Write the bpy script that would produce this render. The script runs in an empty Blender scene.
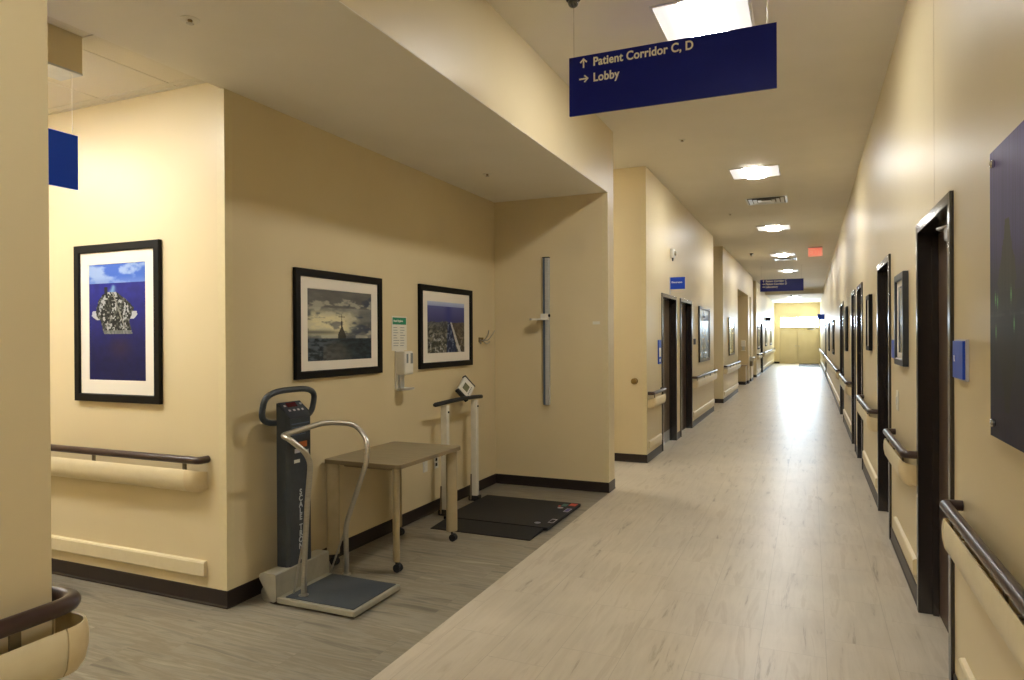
import bpy, bmesh, math, random
from mathutils import Vector, Matrix
random.seed(7)
SC = bpy.context.scene
COL = SC.collection
PI = math.pi

# ------------------------------------------------------------------ materials
def srgb(r, g, b):
    f = lambda c: c/12.92 if c <= .04045 else ((c+.055)/1.055)**2.4
    return (f(r/255), f(g/255), f(b/255), 1)

def base_mat(name, col, rough=.5, metal=0, spec=.5, coat=0, coat_rough=.1):
    m = bpy.data.materials.new(name); m.use_nodes = True
    b = m.node_tree.nodes['Principled BSDF']
    b.inputs['Base Color'].default_value = col
    b.inputs['Roughness'].default_value = rough
    b.inputs['Metallic'].default_value = metal
    b.inputs['Specular IOR Level'].default_value = spec
    b.inputs['Coat Weight'].default_value = coat
    b.inputs['Coat Roughness'].default_value = coat_rough
    return m

def noise_mat(name, c1, c2, scale=(1, 1, 1), nscale=5, detail=4, rough=.5, metal=0, spec=.5,
              coat=0, coat_rough=.1, bump=0, lo=.35, hi=.65, rough_var=0):
    m = base_mat(name, c1, rough, metal, spec, coat, coat_rough)
    nt = m.node_tree; N = nt.nodes; L = nt.links; b = N['Principled BSDF']
    tc = N.new('ShaderNodeTexCoord'); mp = N.new('ShaderNodeMapping')
    mp.inputs['Scale'].default_value = scale
    no = N.new('ShaderNodeTexNoise'); no.inputs['Scale'].default_value = nscale; no.inputs['Detail'].default_value = detail
    cr = N.new('ShaderNodeValToRGB')
    cr.color_ramp.elements[0].position = lo; cr.color_ramp.elements[0].color = c1
    cr.color_ramp.elements[1].position = hi; cr.color_ramp.elements[1].color = c2
    L.new(tc.outputs['Object'], mp.inputs[0]); L.new(mp.outputs[0], no.inputs['Vector'])
    L.new(no.outputs['Fac'], cr.inputs[0]); L.new(cr.outputs[0], b.inputs['Base Color'])
    if bump:
        bp = N.new('ShaderNodeBump'); bp.inputs['Strength'].default_value = bump; bp.inputs['Distance'].default_value = .002
        L.new(no.outputs['Fac'], bp.inputs['Height']); L.new(bp.outputs[0], b.inputs['Normal'])
    if rough_var:
        mr = N.new('ShaderNodeMapRange'); mr.inputs[3].default_value = rough-rough_var; mr.inputs[4].default_value = rough+rough_var
        L.new(no.outputs['Fac'], mr.inputs[0]); L.new(mr.outputs[0], b.inputs['Roughness'])
    return m

def emit_mat(name, col, strength):
    m = base_mat(name, (.8, .8, .8, 1), .6)
    b = m.node_tree.nodes['Principled BSDF']
    b.inputs['Emission Color'].default_value = col
    b.inputs['Emission Strength'].default_value = strength
    return m

def floor_mat(name, ramp, along, grain, seam_col, rough, coat, seams=True, seam_amt=.5):
    """plank vinyl: long grain in direction `along`, thin joints between planks"""
    m = base_mat(name, (.5, .5, .5, 1), rough, 0, .5, coat, .12)
    nt = m.node_tree; N = nt.nodes; L = nt.links; b = N['Principled BSDF']
    tc = N.new('ShaderNodeTexCoord'); sp = N.new('ShaderNodeSeparateXYZ'); L.new(tc.outputs['Object'], sp.inputs[0])
    cb = N.new('ShaderNodeCombineXYZ')
    a, c = ('Y', 'X') if along == 'Y' else ('X', 'Y')
    sh = N.new('ShaderNodeMath'); sh.operation = 'ADD'; sh.inputs[1].default_value = 40.0+(.01 if along == 'Y' else 0)
    sh2 = N.new('ShaderNodeMath'); sh2.operation = 'ADD'; sh2.inputs[1].default_value = 30.5+(.01+.305*0)
    L.new(sp.outputs[a], sh.inputs[0]); L.new(sp.outputs[c], sh2.inputs[0])
    L.new(sh.outputs[0], cb.inputs[0]); L.new(sh2.outputs[0], cb.inputs[1])
    br = N.new('ShaderNodeTexBrick')
    br.inputs['Scale'].default_value = 1; br.inputs['Brick Width'].default_value = .61; br.inputs['Row Height'].default_value = .305
    br.inputs['Mortar Size'].default_value = .0016; br.inputs['Mortar Smooth'].default_value = .3
    br.inputs['Color1'].default_value = (0, 0, 0, 1); br.inputs['Color2'].default_value = (1, 1, 1, 1); br.inputs['Mortar'].default_value = (.5, .5, .5, 1)
    br.offset = .37
    L.new(cb.outputs[0], br.inputs['Vector'])
    # per plank shift of the grain
    mp = N.new('ShaderNodeMapping'); mp.inputs['Scale'].default_value = grain
    L.new(cb.outputs[0], mp.inputs[0])
    va = N.new('ShaderNodeVectorMath'); va.operation = 'MULTIPLY_ADD'
    va.inputs[1].default_value = (.8, .8, 3.0)
    L.new(br.outputs['Color'], va.inputs[0]); L.new(mp.outputs[0], va.inputs[2])
    n1 = N.new('ShaderNodeTexNoise'); n1.inputs['Scale'].default_value = 1; n1.inputs['Detail'].default_value = 7; n1.inputs['Roughness'].default_value = .62; n1.inputs['Distortion'].default_value = .5
    L.new(va.outputs[0], n1.inputs['Vector'])
    cr = N.new('ShaderNodeValToRGB'); E = cr.color_ramp.elements
    E[0].position, E[0].color = ramp[0]; E[1].position, E[1].color = ramp[-1]
    for p, col in ramp[1:-1]:
        e = E.new(p); e.color = col
    L.new(n1.outputs['Fac'], cr.inputs[0])
    # broad mottling
    n2 = N.new('ShaderNodeTexNoise'); n2.inputs['Scale'].default_value = 2.2; n2.inputs['Detail'].default_value = 3
    L.new(cb.outputs[0], n2.inputs['Vector'])
    mr = N.new('ShaderNodeMapRange'); mr.inputs[1].default_value = .3; mr.inputs[2].default_value = .7; mr.inputs[3].default_value = .93; mr.inputs[4].default_value = 1.06
    L.new(n2.outputs['Fac'], mr.inputs[0])
    mu = N.new('ShaderNodeVectorMath'); mu.operation = 'SCALE'
    L.new(cr.outputs[0], mu.inputs[0]); L.new(mr.outputs[0], mu.inputs['Scale'])
    src = mu.outputs[0]
    if seams:
        mx = N.new('ShaderNodeMix'); mx.data_type = 'RGBA'
        fm = N.new('ShaderNodeMath'); fm.operation = 'MULTIPLY'; fm.inputs[1].default_value = seam_amt
        L.new(br.outputs['Fac'], fm.inputs[0]); L.new(fm.outputs[0], mx.inputs[0])
        L.new(src, mx.inputs[6]); mx.inputs[7].default_value = seam_col
        src = mx.outputs[2]
    L.new(src, b.inputs['Base Color'])
    r2 = N.new('ShaderNodeMapRange'); r2.inputs[3].default_value = rough-.05; r2.inputs[4].default_value = rough+.08
    L.new(n1.outputs['Fac'], r2.inputs[0]); L.new(r2.outputs[0], b.inputs['Roughness'])
    bp = N.new('ShaderNodeBump'); bp.inputs['Strength'].default_value = .04; bp.inputs['Distance'].default_value = .002
    L.new(n1.outputs['Fac'], bp.inputs['Height']); L.new(bp.outputs[0], b.inputs['Normal'])
    return m

M = {}
M['wall'] = noise_mat('wall_paint', srgb(215, 198, 157), srgb(218, 202, 162), nscale=1.5, rough=.42, spec=.5, rough_var=.04)
M['ceiling'] = noise_mat('ceiling_paint', srgb(234, 228, 214), srgb(237, 231, 218), nscale=2, rough=.75, spec=.3)
M['acoustic'] = noise_mat('acoustic_tile', srgb(232, 225, 208), srgb(222, 214, 196), nscale=220, detail=2, rough=.9, spec=.2, bump=.3)
M['grid'] = base_mat('ceiling_grid', srgb(225, 218, 200), .5)
M['base'] = noise_mat('vinyl_base', srgb(38, 29, 26), srgb(43, 34, 30), nscale=8, rough=.4, spec=.4)
M['guard'] = noise_mat('bumper_vinyl', srgb(220, 205, 166), srgb(223, 209, 171), nscale=30, rough=.38, spec=.5, bump=.02)
M['guardcap'] = noise_mat('bumper_cap_vinyl', srgb(216, 196, 152), srgb(220, 201, 158), nscale=30, rough=.42)
M['rail'] = noise_mat('rail_brown', srgb(54, 37, 33), srgb(62, 43, 38), nscale=12, rough=.3, spec=.5)
M['bracket'] = base_mat('bracket_grey', srgb(120, 110, 90), .4, .6)
M['casing'] = noise_mat('casing_bronze', srgb(36, 30, 28), srgb(42, 35, 32), nscale=10, rough=.2, spec=.8)
M['door'] = noise_mat('dark_walnut_leaf', srgb(64, 49, 40), srgb(80, 62, 50), scale=(6, 6, .6), nscale=5, detail=6, rough=.4, spec=.4)
M['doorgrey'] = noise_mat('grey_brown_leaf', srgb(88, 74, 58), srgb(98, 84, 66), scale=(6, 6, .6), nscale=5, detail=6, rough=.42, spec=.4)
M['doortan'] = noise_mat('tan_door_leaf', srgb(196, 180, 142), srgb(202, 186, 150), nscale=2, rough=.45)
M['steel'] = noise_mat('brushed_steel', srgb(200, 196, 186), srgb(180, 176, 166), scale=(1, 1, 30), nscale=20, rough=.36, metal=1, rough_var=.05)
M['chrome'] = base_mat('chrome', srgb(215, 215, 212), .12, 1)
M['alu'] = noise_mat('aluminium', srgb(205, 208, 210), srgb(190, 193, 196), scale=(1, 1, 40), nscale=10, rough=.35, metal=.6)
M['slate'] = base_mat('slate_grey_channel', srgb(92, 108, 126), .4, .3)
M['black'] = noise_mat('black_frame', srgb(10, 9, 9), srgb(14, 13, 12), nscale=20, rough=.5, spec=.18)
M['blackrub'] = noise_mat('black_rubber', srgb(26, 26, 28), srgb(34, 34, 36), nscale=60, rough=.6, bump=.1)
M['mat_board'] = base_mat('mat_board', srgb(236, 228, 212), .6, spec=.4, coat=.25, coat_rough=.05)
M['white'] = noise_mat('white_plastic', srgb(228, 224, 212), srgb(222, 217, 204), nscale=10, rough=.35)
M['putty'] = noise_mat('putty_metal', srgb(180, 175, 156), srgb(170, 165, 146), nscale=12, rough=.38, metal=.45, spec=.5)
M['postwhite'] = noise_mat('post_white', srgb(232, 226, 208), srgb(226, 219, 200), nscale=12, rough=.35)
M['tabletop'] = noise_mat('table_laminate', srgb(136, 124, 96), srgb(146, 133, 104), scale=(1, 6, 1), nscale=6, rough=.4, spec=.5)
M['tableedge'] = base_mat('table_edge', srgb(128, 112, 84), .45)
M['tableleg'] = noise_mat('table_leg_paint', srgb(176, 160, 124), srgb(182, 166, 130), nscale=15, rough=.38)
M['navy'] = noise_mat('column_navy_grey', srgb(50, 56, 62), srgb(55, 61, 67), nscale=30, rough=.38, spec=.5)
M['panelink'] = base_mat('control_panel_ink', srgb(34, 42, 52), .35)
M['padmat'] = noise_mat('ribbed_rubber_pad', srgb(54, 60, 64), srgb(62, 68, 72), scale=(4, 90, 4), nscale=4, rough=.5, bump=.4)
M['darkmat'] = noise_mat('wheelchair_pad', srgb(27, 28, 30), srgb(33, 34, 36), nscale=120, rough=.6, spec=.25, bump=.4)
M['rampmat'] = noise_mat('ramp_pad', srgb(20, 22, 25), srgb(26, 28, 31), nscale=120, rough=.55, spec=.25, bump=.4)
M['blue'] = noise_mat('sign_blue', srgb(12, 24, 122), srgb(14, 28, 130), nscale=3, rough=.35, spec=.22)
M['blue2'] = noise_mat('sign_blue_bright', srgb(30, 80, 255), srgb(34, 86, 255), nscale=3, rough=.35, spec=.2)
M['plaqueblue'] = noise_mat('plaque_blue', srgb(34, 70, 180), srgb(38, 76, 188), nscale=3, rough=.4, spec=.25)
M['lettering'] = base_mat('sign_lettering', srgb(244, 240, 230), .5)
M['greytext'] = base_mat('grey_lettering', srgb(188, 193, 196), .5)
M['wire'] = base_mat('wire', srgb(150, 140, 115), .4, .5)
M['paper'] = base_mat('paper', srgb(226, 222, 206), .6)
M['green'] = base_mat('poster_green', srgb(20, 132, 98), .5)
M['inkgrey'] = base_mat('print_grey', srgb(120, 128, 128), .6)
M['redlabel'] = base_mat('red_label', srgb(196, 60, 36), .5)
M['orange'] = base_mat('orange_label', srgb(206, 110, 60), .5)
M['silverlabel'] = base_mat('silver_label', srgb(190, 186, 190), .4)
M['violet'] = base_mat('violet_label', srgb(70, 58, 120), .5)
M['teal'] = base_mat('teal_label', srgb(40, 96, 84), .5)
M['led'] = base_mat('red_display', srgb(76, 16, 22), .25)
M['lcd'] = base_mat('lcd_green', srgb(112, 112, 82), .25)
M['brass'] = base_mat('brass', srgb(140, 118, 72), .3, 1)
M['smoke'] = base_mat('smoked_dome', srgb(10, 10, 12), .08, 0, .8, 1, .03)
M['ventmetal'] = base_mat('vent_metal', srgb(236, 238, 240), .3, 0)
M['ventdark'] = base_mat('vent_dark', srgb(128, 122, 110), .7)
M['threshold'] = base_mat('door_mat_dark', srgb(58, 54, 48), .7)
M['lamp'] = emit_mat('lamp_diffuser', (1, .99, .965, 1), 91)
M['lampwing'] = emit_mat('lamp_side_reflector', (1, .96, .92, 1), .8)
M['exit'] = emit_mat('exit_letters', (1, .0, .0, 1), .32)
M['exitplate'] = emit_mat('exit_plate', (1, .13, .08, 1), .8)

g = bpy.data.materials.new('window_glass'); g.use_nodes = True
gn = g.node_tree.nodes; gl = g.node_tree.links; gn.clear()
go_ = gn.new('ShaderNodeOutputMaterial'); gm = gn.new('ShaderNodeMixShader'); gt = gn.new('ShaderNodeBsdfTransparent'); gg = gn.new('ShaderNodeBsdfGlossy')
gg.inputs['Roughness'].default_value = .02; gm.inputs[0].default_value = .07; gt.inputs[0].default_value = (.96, .98, 1, 1)
gl.new(gt.outputs[0], gm.inputs[1]); gl.new(gg.outputs[0], gm.inputs[2]); gl.new(gm.outputs[0], go_.inputs[0])
M['glass'] = g

def vc_mat(name, rough, coat, coat_rough=.06):
    m = base_mat(name, (1, 1, 1, 1), rough, 0, .22, coat, coat_rough)
    a = m.node_tree.nodes.new('ShaderNodeVertexColor'); a.layer_name = 'Col'
    m.node_tree.links.new(a.outputs[0], m.node_tree.nodes['Principled BSDF'].inputs['Base Color'])
    return m
M['print'] = vc_mat('print_under_glass', .6, .10, .04)
M['glassprint'] = vc_mat('print_under_shiny_glass', .5, 1.0, .03)
M['acrylic'] = vc_mat('print_on_acrylic', .5, .03, .2)

# floors
M['floor'] = floor_mat('corridor_planks',
    [(.27, srgb(126, 114, 94)), (.335, srgb(164, 151, 129)), (.385, srgb(188, 176, 154)), (.55, srgb(197, 186, 165)), (.64, srgb(184, 171, 148)), (.8, srgb(203, 193, 173))],
    'Y', (1.3, 13, 1), srgb(136, 124, 104), .33, 0, True, .45)
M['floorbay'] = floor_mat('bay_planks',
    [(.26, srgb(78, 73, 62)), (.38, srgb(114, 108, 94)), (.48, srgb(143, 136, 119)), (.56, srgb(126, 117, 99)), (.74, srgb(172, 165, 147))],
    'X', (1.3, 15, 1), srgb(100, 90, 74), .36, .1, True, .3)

# ------------------------------------------------------------------ mesh helpers
ROOT = {}
def rootloc(o):
    while o is not None:
        if o.name in ROOT: return ROOT[o.name]
        o = o.parent
    return Vector((0, 0, 0))

def tag(o, label, cat, group=None, kind=None):
    if label: o['label'] = label
    if cat: o['category'] = cat
    if group: o['group'] = group
    if kind: o['kind'] = kind
    return o

def thing(name, label, cat, loc=(0, 0, 0), group=None, kind=None):
    o = bpy.data.objects.new(name, None); COL.objects.link(o); o.location = loc
    o.empty_display_size = .1
    ROOT[o.name] = Vector(loc)
    return tag(o, label, cat, group, kind)

def obj(name, bm, mat, parent=None, smooth=False, label=None):
    """world-space bmesh -> object (shifted under its thing's base)"""
    me = bpy.data.meshes.new(name)
    if parent is not None:
        bmesh.ops.translate(bm, verts=bm.verts, vec=-rootloc(parent))
    bmesh.ops.recalc_face_normals(bm, faces=bm.faces)
    bm.to_mesh(me); bm.free()
    mats = mat if isinstance(mat, (list, tuple)) else [mat]
    for mm in mats: me.materials.append(M[mm] if isinstance(mm, str) else mm)
    if smooth:
        for p in me.polygons: p.use_smooth = True
        try: me.set_sharp_from_angle(angle=math.radians(40))
        except Exception: pass
    o = bpy.data.objects.new(name, me); COL.objects.link(o)
    if parent is not None: o.parent = parent
    if label: o['label'] = label
    return o

def lone(name, bm, mat, label, cat, group=None, kind=None, smooth=False):
    """a thing that is one mesh, origin at its base centre"""
    xs = [v.co for v in bm.verts]
    c = Vector(((min(v.x for v in xs)+max(v.x for v in xs))/2, (min(v.y for v in xs)+max(v.y for v in xs))/2, min(v.z for v in xs)))
    bmesh.ops.translate(bm, verts=bm.verts, vec=-c)
    o = obj(name, bm, mat, None, smooth); o.location = c; ROOT[o.name] = c
    return tag(o, label, cat, group, kind)

def NB(): return bmesh.new()

def box(bm, x0, x1, y0, y1, z0, z1, bev=0, mi=0, seg=2):
    x0, x1 = sorted((x0, x1)); y0, y1 = sorted((y0, y1)); z0, z1 = sorted((z0, z1))
    v = [bm.verts.new(p) for p in [(x0, y0, z0), (x1, y0, z0), (x1, y1, z0), (x0, y1, z0), (x0, y0, z1), (x1, y0, z1), (x1, y1, z1), (x0, y1, z1)]]
    fs = [bm.faces.new([v[i] for i in f]) for f in [(0, 3, 2, 1), (4, 5, 6, 7), (0, 1, 5, 4), (1, 2, 6, 5), (2, 3, 7, 6), (3, 0, 4, 7)]]
    for f in fs: f.material_index = mi
    if bev:
        es = list({e for f in fs for e in f.edges})
        r = bmesh.ops.bevel(bm, geom=es, offset=bev, segments=seg, affect='EDGES', profile=.5)
        for f in r['faces']: f.material_index = mi
    return bm

def B(*a, **k): return box(NB(), *a, **k)

def cyl(bm, p0, p1, r, seg=16, r2=None, mi=0):
    p0, p1 = Vector(p0), Vector(p1)
    d = (p1-p0).normalized(); a = d.orthogonal().normalized(); b = d.cross(a)
    r2 = r if r2 is None else r2
    R0 = [bm.verts.new(p0+(a*math.cos(t)+b*math.sin(t))*r) for t in [2*PI*i/seg for i in range(seg)]]
    R1 = [bm.verts.new(p1+(a*math.cos(t)+b*math.sin(t))*r2) for t in [2*PI*i/seg for i in range(seg)]]
    for i in range(seg):
        f = bm.faces.new([R0[i], R0[(i+1) % seg], R1[(i+1) % seg], R1[i]]); f.material_index = mi
    for R_ in (R0, R1):
        f = bm.faces.new(R_); f.material_index = mi
    return bm

def fillet(pts, rad, n=6):
    pts = [Vector(p) for p in pts]; out = [pts[0]]
    for i in range(1, len(pts)-1):
        p, a, b = pts[i], pts[i-1], pts[i+1]
        r = rad[i] if isinstance(rad, (list, tuple)) else rad
        da, db = (a-p), (b-p); r = min(r, da.length*.49, db.length*.49)
        A, Bq = p+da.normalized()*r, p+db.normalized()*r
        for k in range(n+1):
            t = k/n; out.append(A*(1-t)**2+p*2*t*(1-t)+Bq*t*t)
    out.append(pts[-1]); return out

def tube(bm, pts, r, seg=12, closed=False, round_ends=True):
    pts = [Vector(p) for p in pts]; n = len(pts)
    tan = []
    for i in range(n):
        a = pts[(i-1) % n] if (closed or i) else pts[i]; b = pts[(i+1) % n] if (closed or i < n-1) else pts[i]
        tan.append((b-a).normalized())
    nrm = tan[0].orthogonal().normalized(); rings = []
    ex = []
    for i in range(n):
        nrm = (nrm-tan[i]*nrm.dot(tan[i])).normalized(); bi = tan[i].cross(nrm)
        ex.append((pts[i], nrm.copy(), bi, r))
    if round_ends and not closed:
        p, a, b, _ = ex[0]; q, c, d, _ = ex[-1]
        ex = [(p-tan[0]*r*.9, a, b, r*.35), (p-tan[0]*r*.6, a, b, r*.78)]+ex+[(q+tan[-1]*r*.6, c, d, r*.78), (q+tan[-1]*r*.9, c, d, r*.35)]
    for p, a, b, rr in ex:
        rings.append([bm.verts.new(p+(a*math.cos(t)+b*math.sin(t))*rr) for t in [2*PI*k/seg for k in range(seg)]])
    m = len(rings)
    for i in range(m if closed else m-1):
        A, Bq = rings[i], rings[(i+1) % m]
        for k in range(seg):
            bm.faces.new([A[k], A[(k+1) % seg], Bq[(k+1) % seg], Bq[k]])
    if not closed:
        bm.faces.new(rings[0]); bm.faces.new(rings[-1])
    return bm

def sweep(bm, path, prof, taper=0):
    """profile [(out, z)] swept along a horizontal path; out is to the right of travel"""
    path = [Vector((p[0], p[1], 0)) for p in path]; n = len(path); rings = []
    sec = []
    for i in range(n):
        if i == 0: t = (path[1]-path[0])
        elif i == n-1: t = path[-1]-path[-2]
        else: t = (path[i+1]-path[i]).normalized()+(path[i]-path[i-1]).normalized()
        t.normalize(); o = Vector((t.y, -t.x, 0))
        sec.append((path[i], o, t, 1.0))
    if taper:
        p, o, t, _ = sec[0]; q, o2, t2, _ = sec[-1]
        pre = [(p-t*0, o, t, .12)]+[(p+t*taper*s, o, t, math.sqrt(max(.02, 1-(1-s)**2))) for s in (.15, .35, .6)]
        post = [(q-t2*taper*s, o2, t2, math.sqrt(max(.02, 1-(1-s)**2))) for s in (.6, .35, .15)]+[(q, o2, t2, .12)]
        sec = pre+[(p+t*taper, o, t, 1)]+sec[1:-1]+[(q-t2*taper, o2, t2, 1)]+post
    for p, o, t, s in sec:
        rings.append([bm.verts.new(p+o*(a*s)+Vector((0, 0, z))) for a, z in prof])
    m = len(prof)
    for i in range(len(rings)-1):
        A, Bq = rings[i], rings[i+1]
        for k in range(m):
            bm.faces.new([A[k], A[(k+1) % m], Bq[(k+1) % m], Bq[k]])
    bm.faces.new(rings[0]); bm.faces.new(rings[-1])
    return bm

def prism(bm, pts, z0, z1, axis='z', mi=0):
    def P(a, b, c): return {'z': (a, b, c), 'y': (a, c, b), 'x': (c, a, b)}[axis]
    A = [bm.verts.new(P(a, b, z0)) for a, b in pts]; Bq = [bm.verts.new(P(a, b, z1)) for a, b in pts]
    n = len(pts)
    for i in range(n):
        f = bm.faces.new([A[i], A[(i+1) % n], Bq[(i+1) % n], Bq[i]]); f.material_index = mi
    f = bm.faces.new(A); f.material_index = mi
    f = bm.faces.new(Bq); f.material_index = mi
    return bm

def lathe(bm, c, prof, seg=24, axis=(0, 0, -1)):
    c = Vector(c); d = Vector(axis).normalized(); a = d.orthogonal().normalized(); b = d.cross(a); rings = []
    for r, h in prof:
        rings.append([bm.verts.new(c+d*h+(a*math.cos(t)+b*math.sin(t))*max(r, .0002)) for t in [2*PI*k/seg for k in range(seg)]])
    for i in range(len(rings)-1):
        for k in range(seg):
            bm.faces.new([rings[i][k], rings[i][(k+1) % seg], rings[i+1][(k+1) % seg], rings[i+1][k]])
    bm.faces.new(rings[0]); bm.faces.new(rings[-1])
    return bm

def text_bm(s, size, bold=.0, depth=.0008, align='LEFT', sx=1.0):
    """lettering as a bmesh in the XY plane"""
    cu = bpy.data.curves.new('lettering', 'FONT'); cu.body = s; cu.size = size; cu.extrude = depth; cu.offset = bold
    cu.align_x = align; cu.space_character = 1.04
    o = bpy.data.objects.new('lettering_tmp', cu); COL.objects.link(o)
    dg = bpy.context.evaluated_depsgraph_get(); dg.update()
    me = bpy.data.meshes.new_from_object(o.evaluated_get(dg))
    bm = bmesh.new(); bm.from_mesh(me)
    bpy.data.objects.remove(o); bpy.data.curves.remove(cu); bpy.data.meshes.remove(me)
    if sx != 1: bmesh.ops.scale(bm, vec=(sx, 1, 1), verts=bm.verts)
    return bm

def place(bm, origin, right, up):
    r = Vector(right).normalized(); u = Vector(up).normalized(); n = r.cross(u)
    Mx = Matrix((r, u, n)).transposed().to_4x4(); Mx.translation = Vector(origin)
    bmesh.ops.transform(bm, matrix=Mx, verts=bm.verts)
    return bm

def merge(a, b):
    me = bpy.data.meshes.new('t'); b.to_mesh(me); b.free(); a.from_mesh(me); bpy.data.meshes.remove(me); return a

def dup(o, parent=None, loc=None, label=None, group=None):
    c = o.copy(); COL.objects.link(c); c.parent = parent
    if loc is not None: c.location = loc
    if parent is None: ROOT[c.name] = Vector(c.location)
    if label: c['label'] = label
    if group: c['group'] = group
    for ch in list(o.children): dup(ch, c)
    return c

# value noise for printed artwork
def _h(i, j, s): 
    n = (i*374761393+j*668265263+s*1442695041) & 0xffffffff
    n = ((n ^ (n >> 13))*1274126177) & 0xffffffff
    return ((n ^ (n >> 16)) & 0xffff)/65535
def vn(x, y, s=0):
    i, j = math.floor(x), math.floor(y); fx, fy = x-i, y-j
    fx = fx*fx*(3-2*fx); fy = fy*fy*(3-2*fy)
    return (_h(i, j, s)*(1-fx)+_h(i+1, j, s)*fx)*(1-fy)+(_h(i, j+1, s)*(1-fx)+_h(i+1, j+1, s)*fx)*fy
def fbm(x, y, s=0, o=4):
    t = 0; a = .5; n = 0
    for k in range(o):
        t += a*vn(x, y, s+k); n += a; a *= .5; x *= 2.03; y *= 2.03
    return t/n
def mix(a, b, t):
    t = max(0, min(1, t)); return tuple(a[i]*(1-t)+b[i]*t for i in range(3))
def sst(a, b, x):
    t = max(0, min(1, (x-a)/(b-a))); return t*t*(3-2*t)

def print_mesh(name, art, origin, right, up, w, h, nx, ny, parent, mat='print', label=None):
    """flat printed sheet; art(u, v) gives its sRGB ink, v from the top"""
    me = bpy.data.meshes.new(name)
    r, u_ = Vector(right).normalized(), Vector(up).normalized(); o0 = Vector(origin)-rootloc(parent)
    vs = [o0+r*(w*i/nx)+u_*(h*j/ny) for j in range(ny+1) for i in range(nx+1)]
    fs = [(j*(nx+1)+i, j*(nx+1)+i+1, (j+1)*(nx+1)+i+1, (j+1)*(nx+1)+i) for j in range(ny) for i in range(nx)]
    me.from_pydata(vs, [], fs)
    ca = me.color_attributes.new('Col', 'FLOAT_COLOR', 'CORNER')
    cols = []
    for j in range(ny):
        for i in range(nx):
            c = srgb(*[max(0, min(255, q)) for q in art((i+.5)/nx, 1-(j+.5)/ny)])
            cols += list(c)*4
    ca.data.foreach_set('color', cols)
    me.materials.append(M[mat])
    ob = bpy.data.objects.new(name, me); COL.objects.link(ob); ob.parent = parent
    if label: ob['label'] = label
    return ob

# ------------------------------------------------------------------ plan (metres; +Y runs down the corridor)
XL, XR = -1.841, .571          # corridor faces
XB = -3.085                    # back wall of the alcove with the scales
YA, YB, YP = 2.968, 6.658, 6.88
YC = 1.177                     # end of the near left wall
YD, YE, YF = 8.41, 14.88, 16.6
ZC, ZS, ZA = 3.66, 3.0, 3.055
YEND = 42.0
YDROP, ZDROP = 33.5, 3.45
Y0 = -6.0

def S(name, bm, mat, label, cat): return lone(name, bm, mat, label, cat, kind='structure')

# floors
bm = B(XL, XR+.3, Y0, YEND+.5, -.1, 0); box(bm, -6.2, XL, YP, YD, -.1, 0); box(bm, -3.2, XL, YD, YEND+.5, -.1, 0); box(bm, -6.2, XL, YB, YP, -.1, 0)
S('floor', bm, 'floor', 'pale tan plank floor running down the long corridor', 'floor')
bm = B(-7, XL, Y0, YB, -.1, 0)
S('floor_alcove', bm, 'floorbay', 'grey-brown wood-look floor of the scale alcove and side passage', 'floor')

# right wall with its door openings
doorsR = [(3.46, 4.48), (5.93, 6.92), (8.90, 9.79), (10.26, 11.05), (13.7, 15.1), (27.4, 28.6)]
HD = 2.18
bm = NB(); y = Y0
for a, b in doorsR:
    box(bm, XR, XR+.3, y, a+.03, 0, ZC); box(bm, XR, XR+.3, a+.03, b-.03, HD-.03, ZC); y = b-.03
box(bm, XR, XR+.3, y, YEND, 0, ZC)
S('wall_right', bm, 'wall', 'long tan painted corridor wall on the right with dark doors', 'wall')
# left wall pieces
S('wall_left', B(-7, XL, Y0, YC, 0, ZA+.05), 'wall', 'tan wall end nearest the camera at the left edge', 'wall')
S('wall_passage', B(-7, XB, YA, YP, 0, ZC), 'wall', 'tan wall block with three framed pictures around its corner', 'wall')
S('wall_stadiometer', B(XB, XL, YB, YP, 0, ZC), 'wall', 'tan end wall of the alcove carrying the height rod', 'wall')
S('wall_header', B(XL-.14, XL, Y0, YB, ZS+.004, ZC), 'wall', 'tan header wall above the alcove opening', 'wall')
doorsL = [(9.34, 10.45), (10.79, 11.93)]
bm = NB(); y = YD
for a, b in doorsL:
    box(bm, XL-.3, XL, y, a+.03, 0, ZC); box(bm, XL-.3, XL, a+.03, b-.03, HD-.03, ZC); y = b-.03
box(bm, XL-.3, XL, y, YE, 0, ZC); box(bm, -6, XL-.3, YD, YD+.3, 0, ZC); box(bm, -3, XL-.3, YE-.3, YE, 0, ZC)
S('wall_left_far', bm, 'wall', 'tan corridor wall on the left with two dark doors side by side', 'wall')
bm = B(-3, XL-.3, YF, YF+.3, 0, ZC); box(bm, XL-.3, XL, YF, 20.2, 0, ZC); box(bm, -3, XL-.3, 19.9, 20.2, 0, ZC)
S('wall_left_lintel', B(-3, XL, 20.2, 25.9, 2.9, ZC), 'wall', 'tan lintel above the two far left recesses', 'wall')
S('wall_left_pier', B(-3, XL, 23.8, 24.3, 0, 2.9), 'wall', 'tan pier between the two far left recesses', 'wall')
S('wall_left_pier_far', B(-3, XL, 25.0, 25.9, 0, 2.9), 'wall', 'tan pier past the second far left recess', 'wall')
S('wall_left_niche', B(-3, -2.75, 20.2, 23.8, 0, 2.9), 'wall', 'tan back of the larger far left recess', 'wall')
S('wall_left_niche_small', B(-2.6, -2.36, 24.3, 25.0, 0, 2.9), 'wall', 'tan back of the smaller far left recess', 'wall')
S('wall_left_recessed', bm, 'wall', 'tan corridor wall on the left with two recesses', 'wall')
bm = B(-3, XL-.3, 27.5, 27.8, 0, ZC); box(bm, XL-.3, XL, 27.5, 29.9, 0, ZC); box(bm, XL-.3, XL, 29.9, 31.2, HD, ZC); box(bm, XL-.3, XL, 31.2, YEND, 0, ZC)
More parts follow.
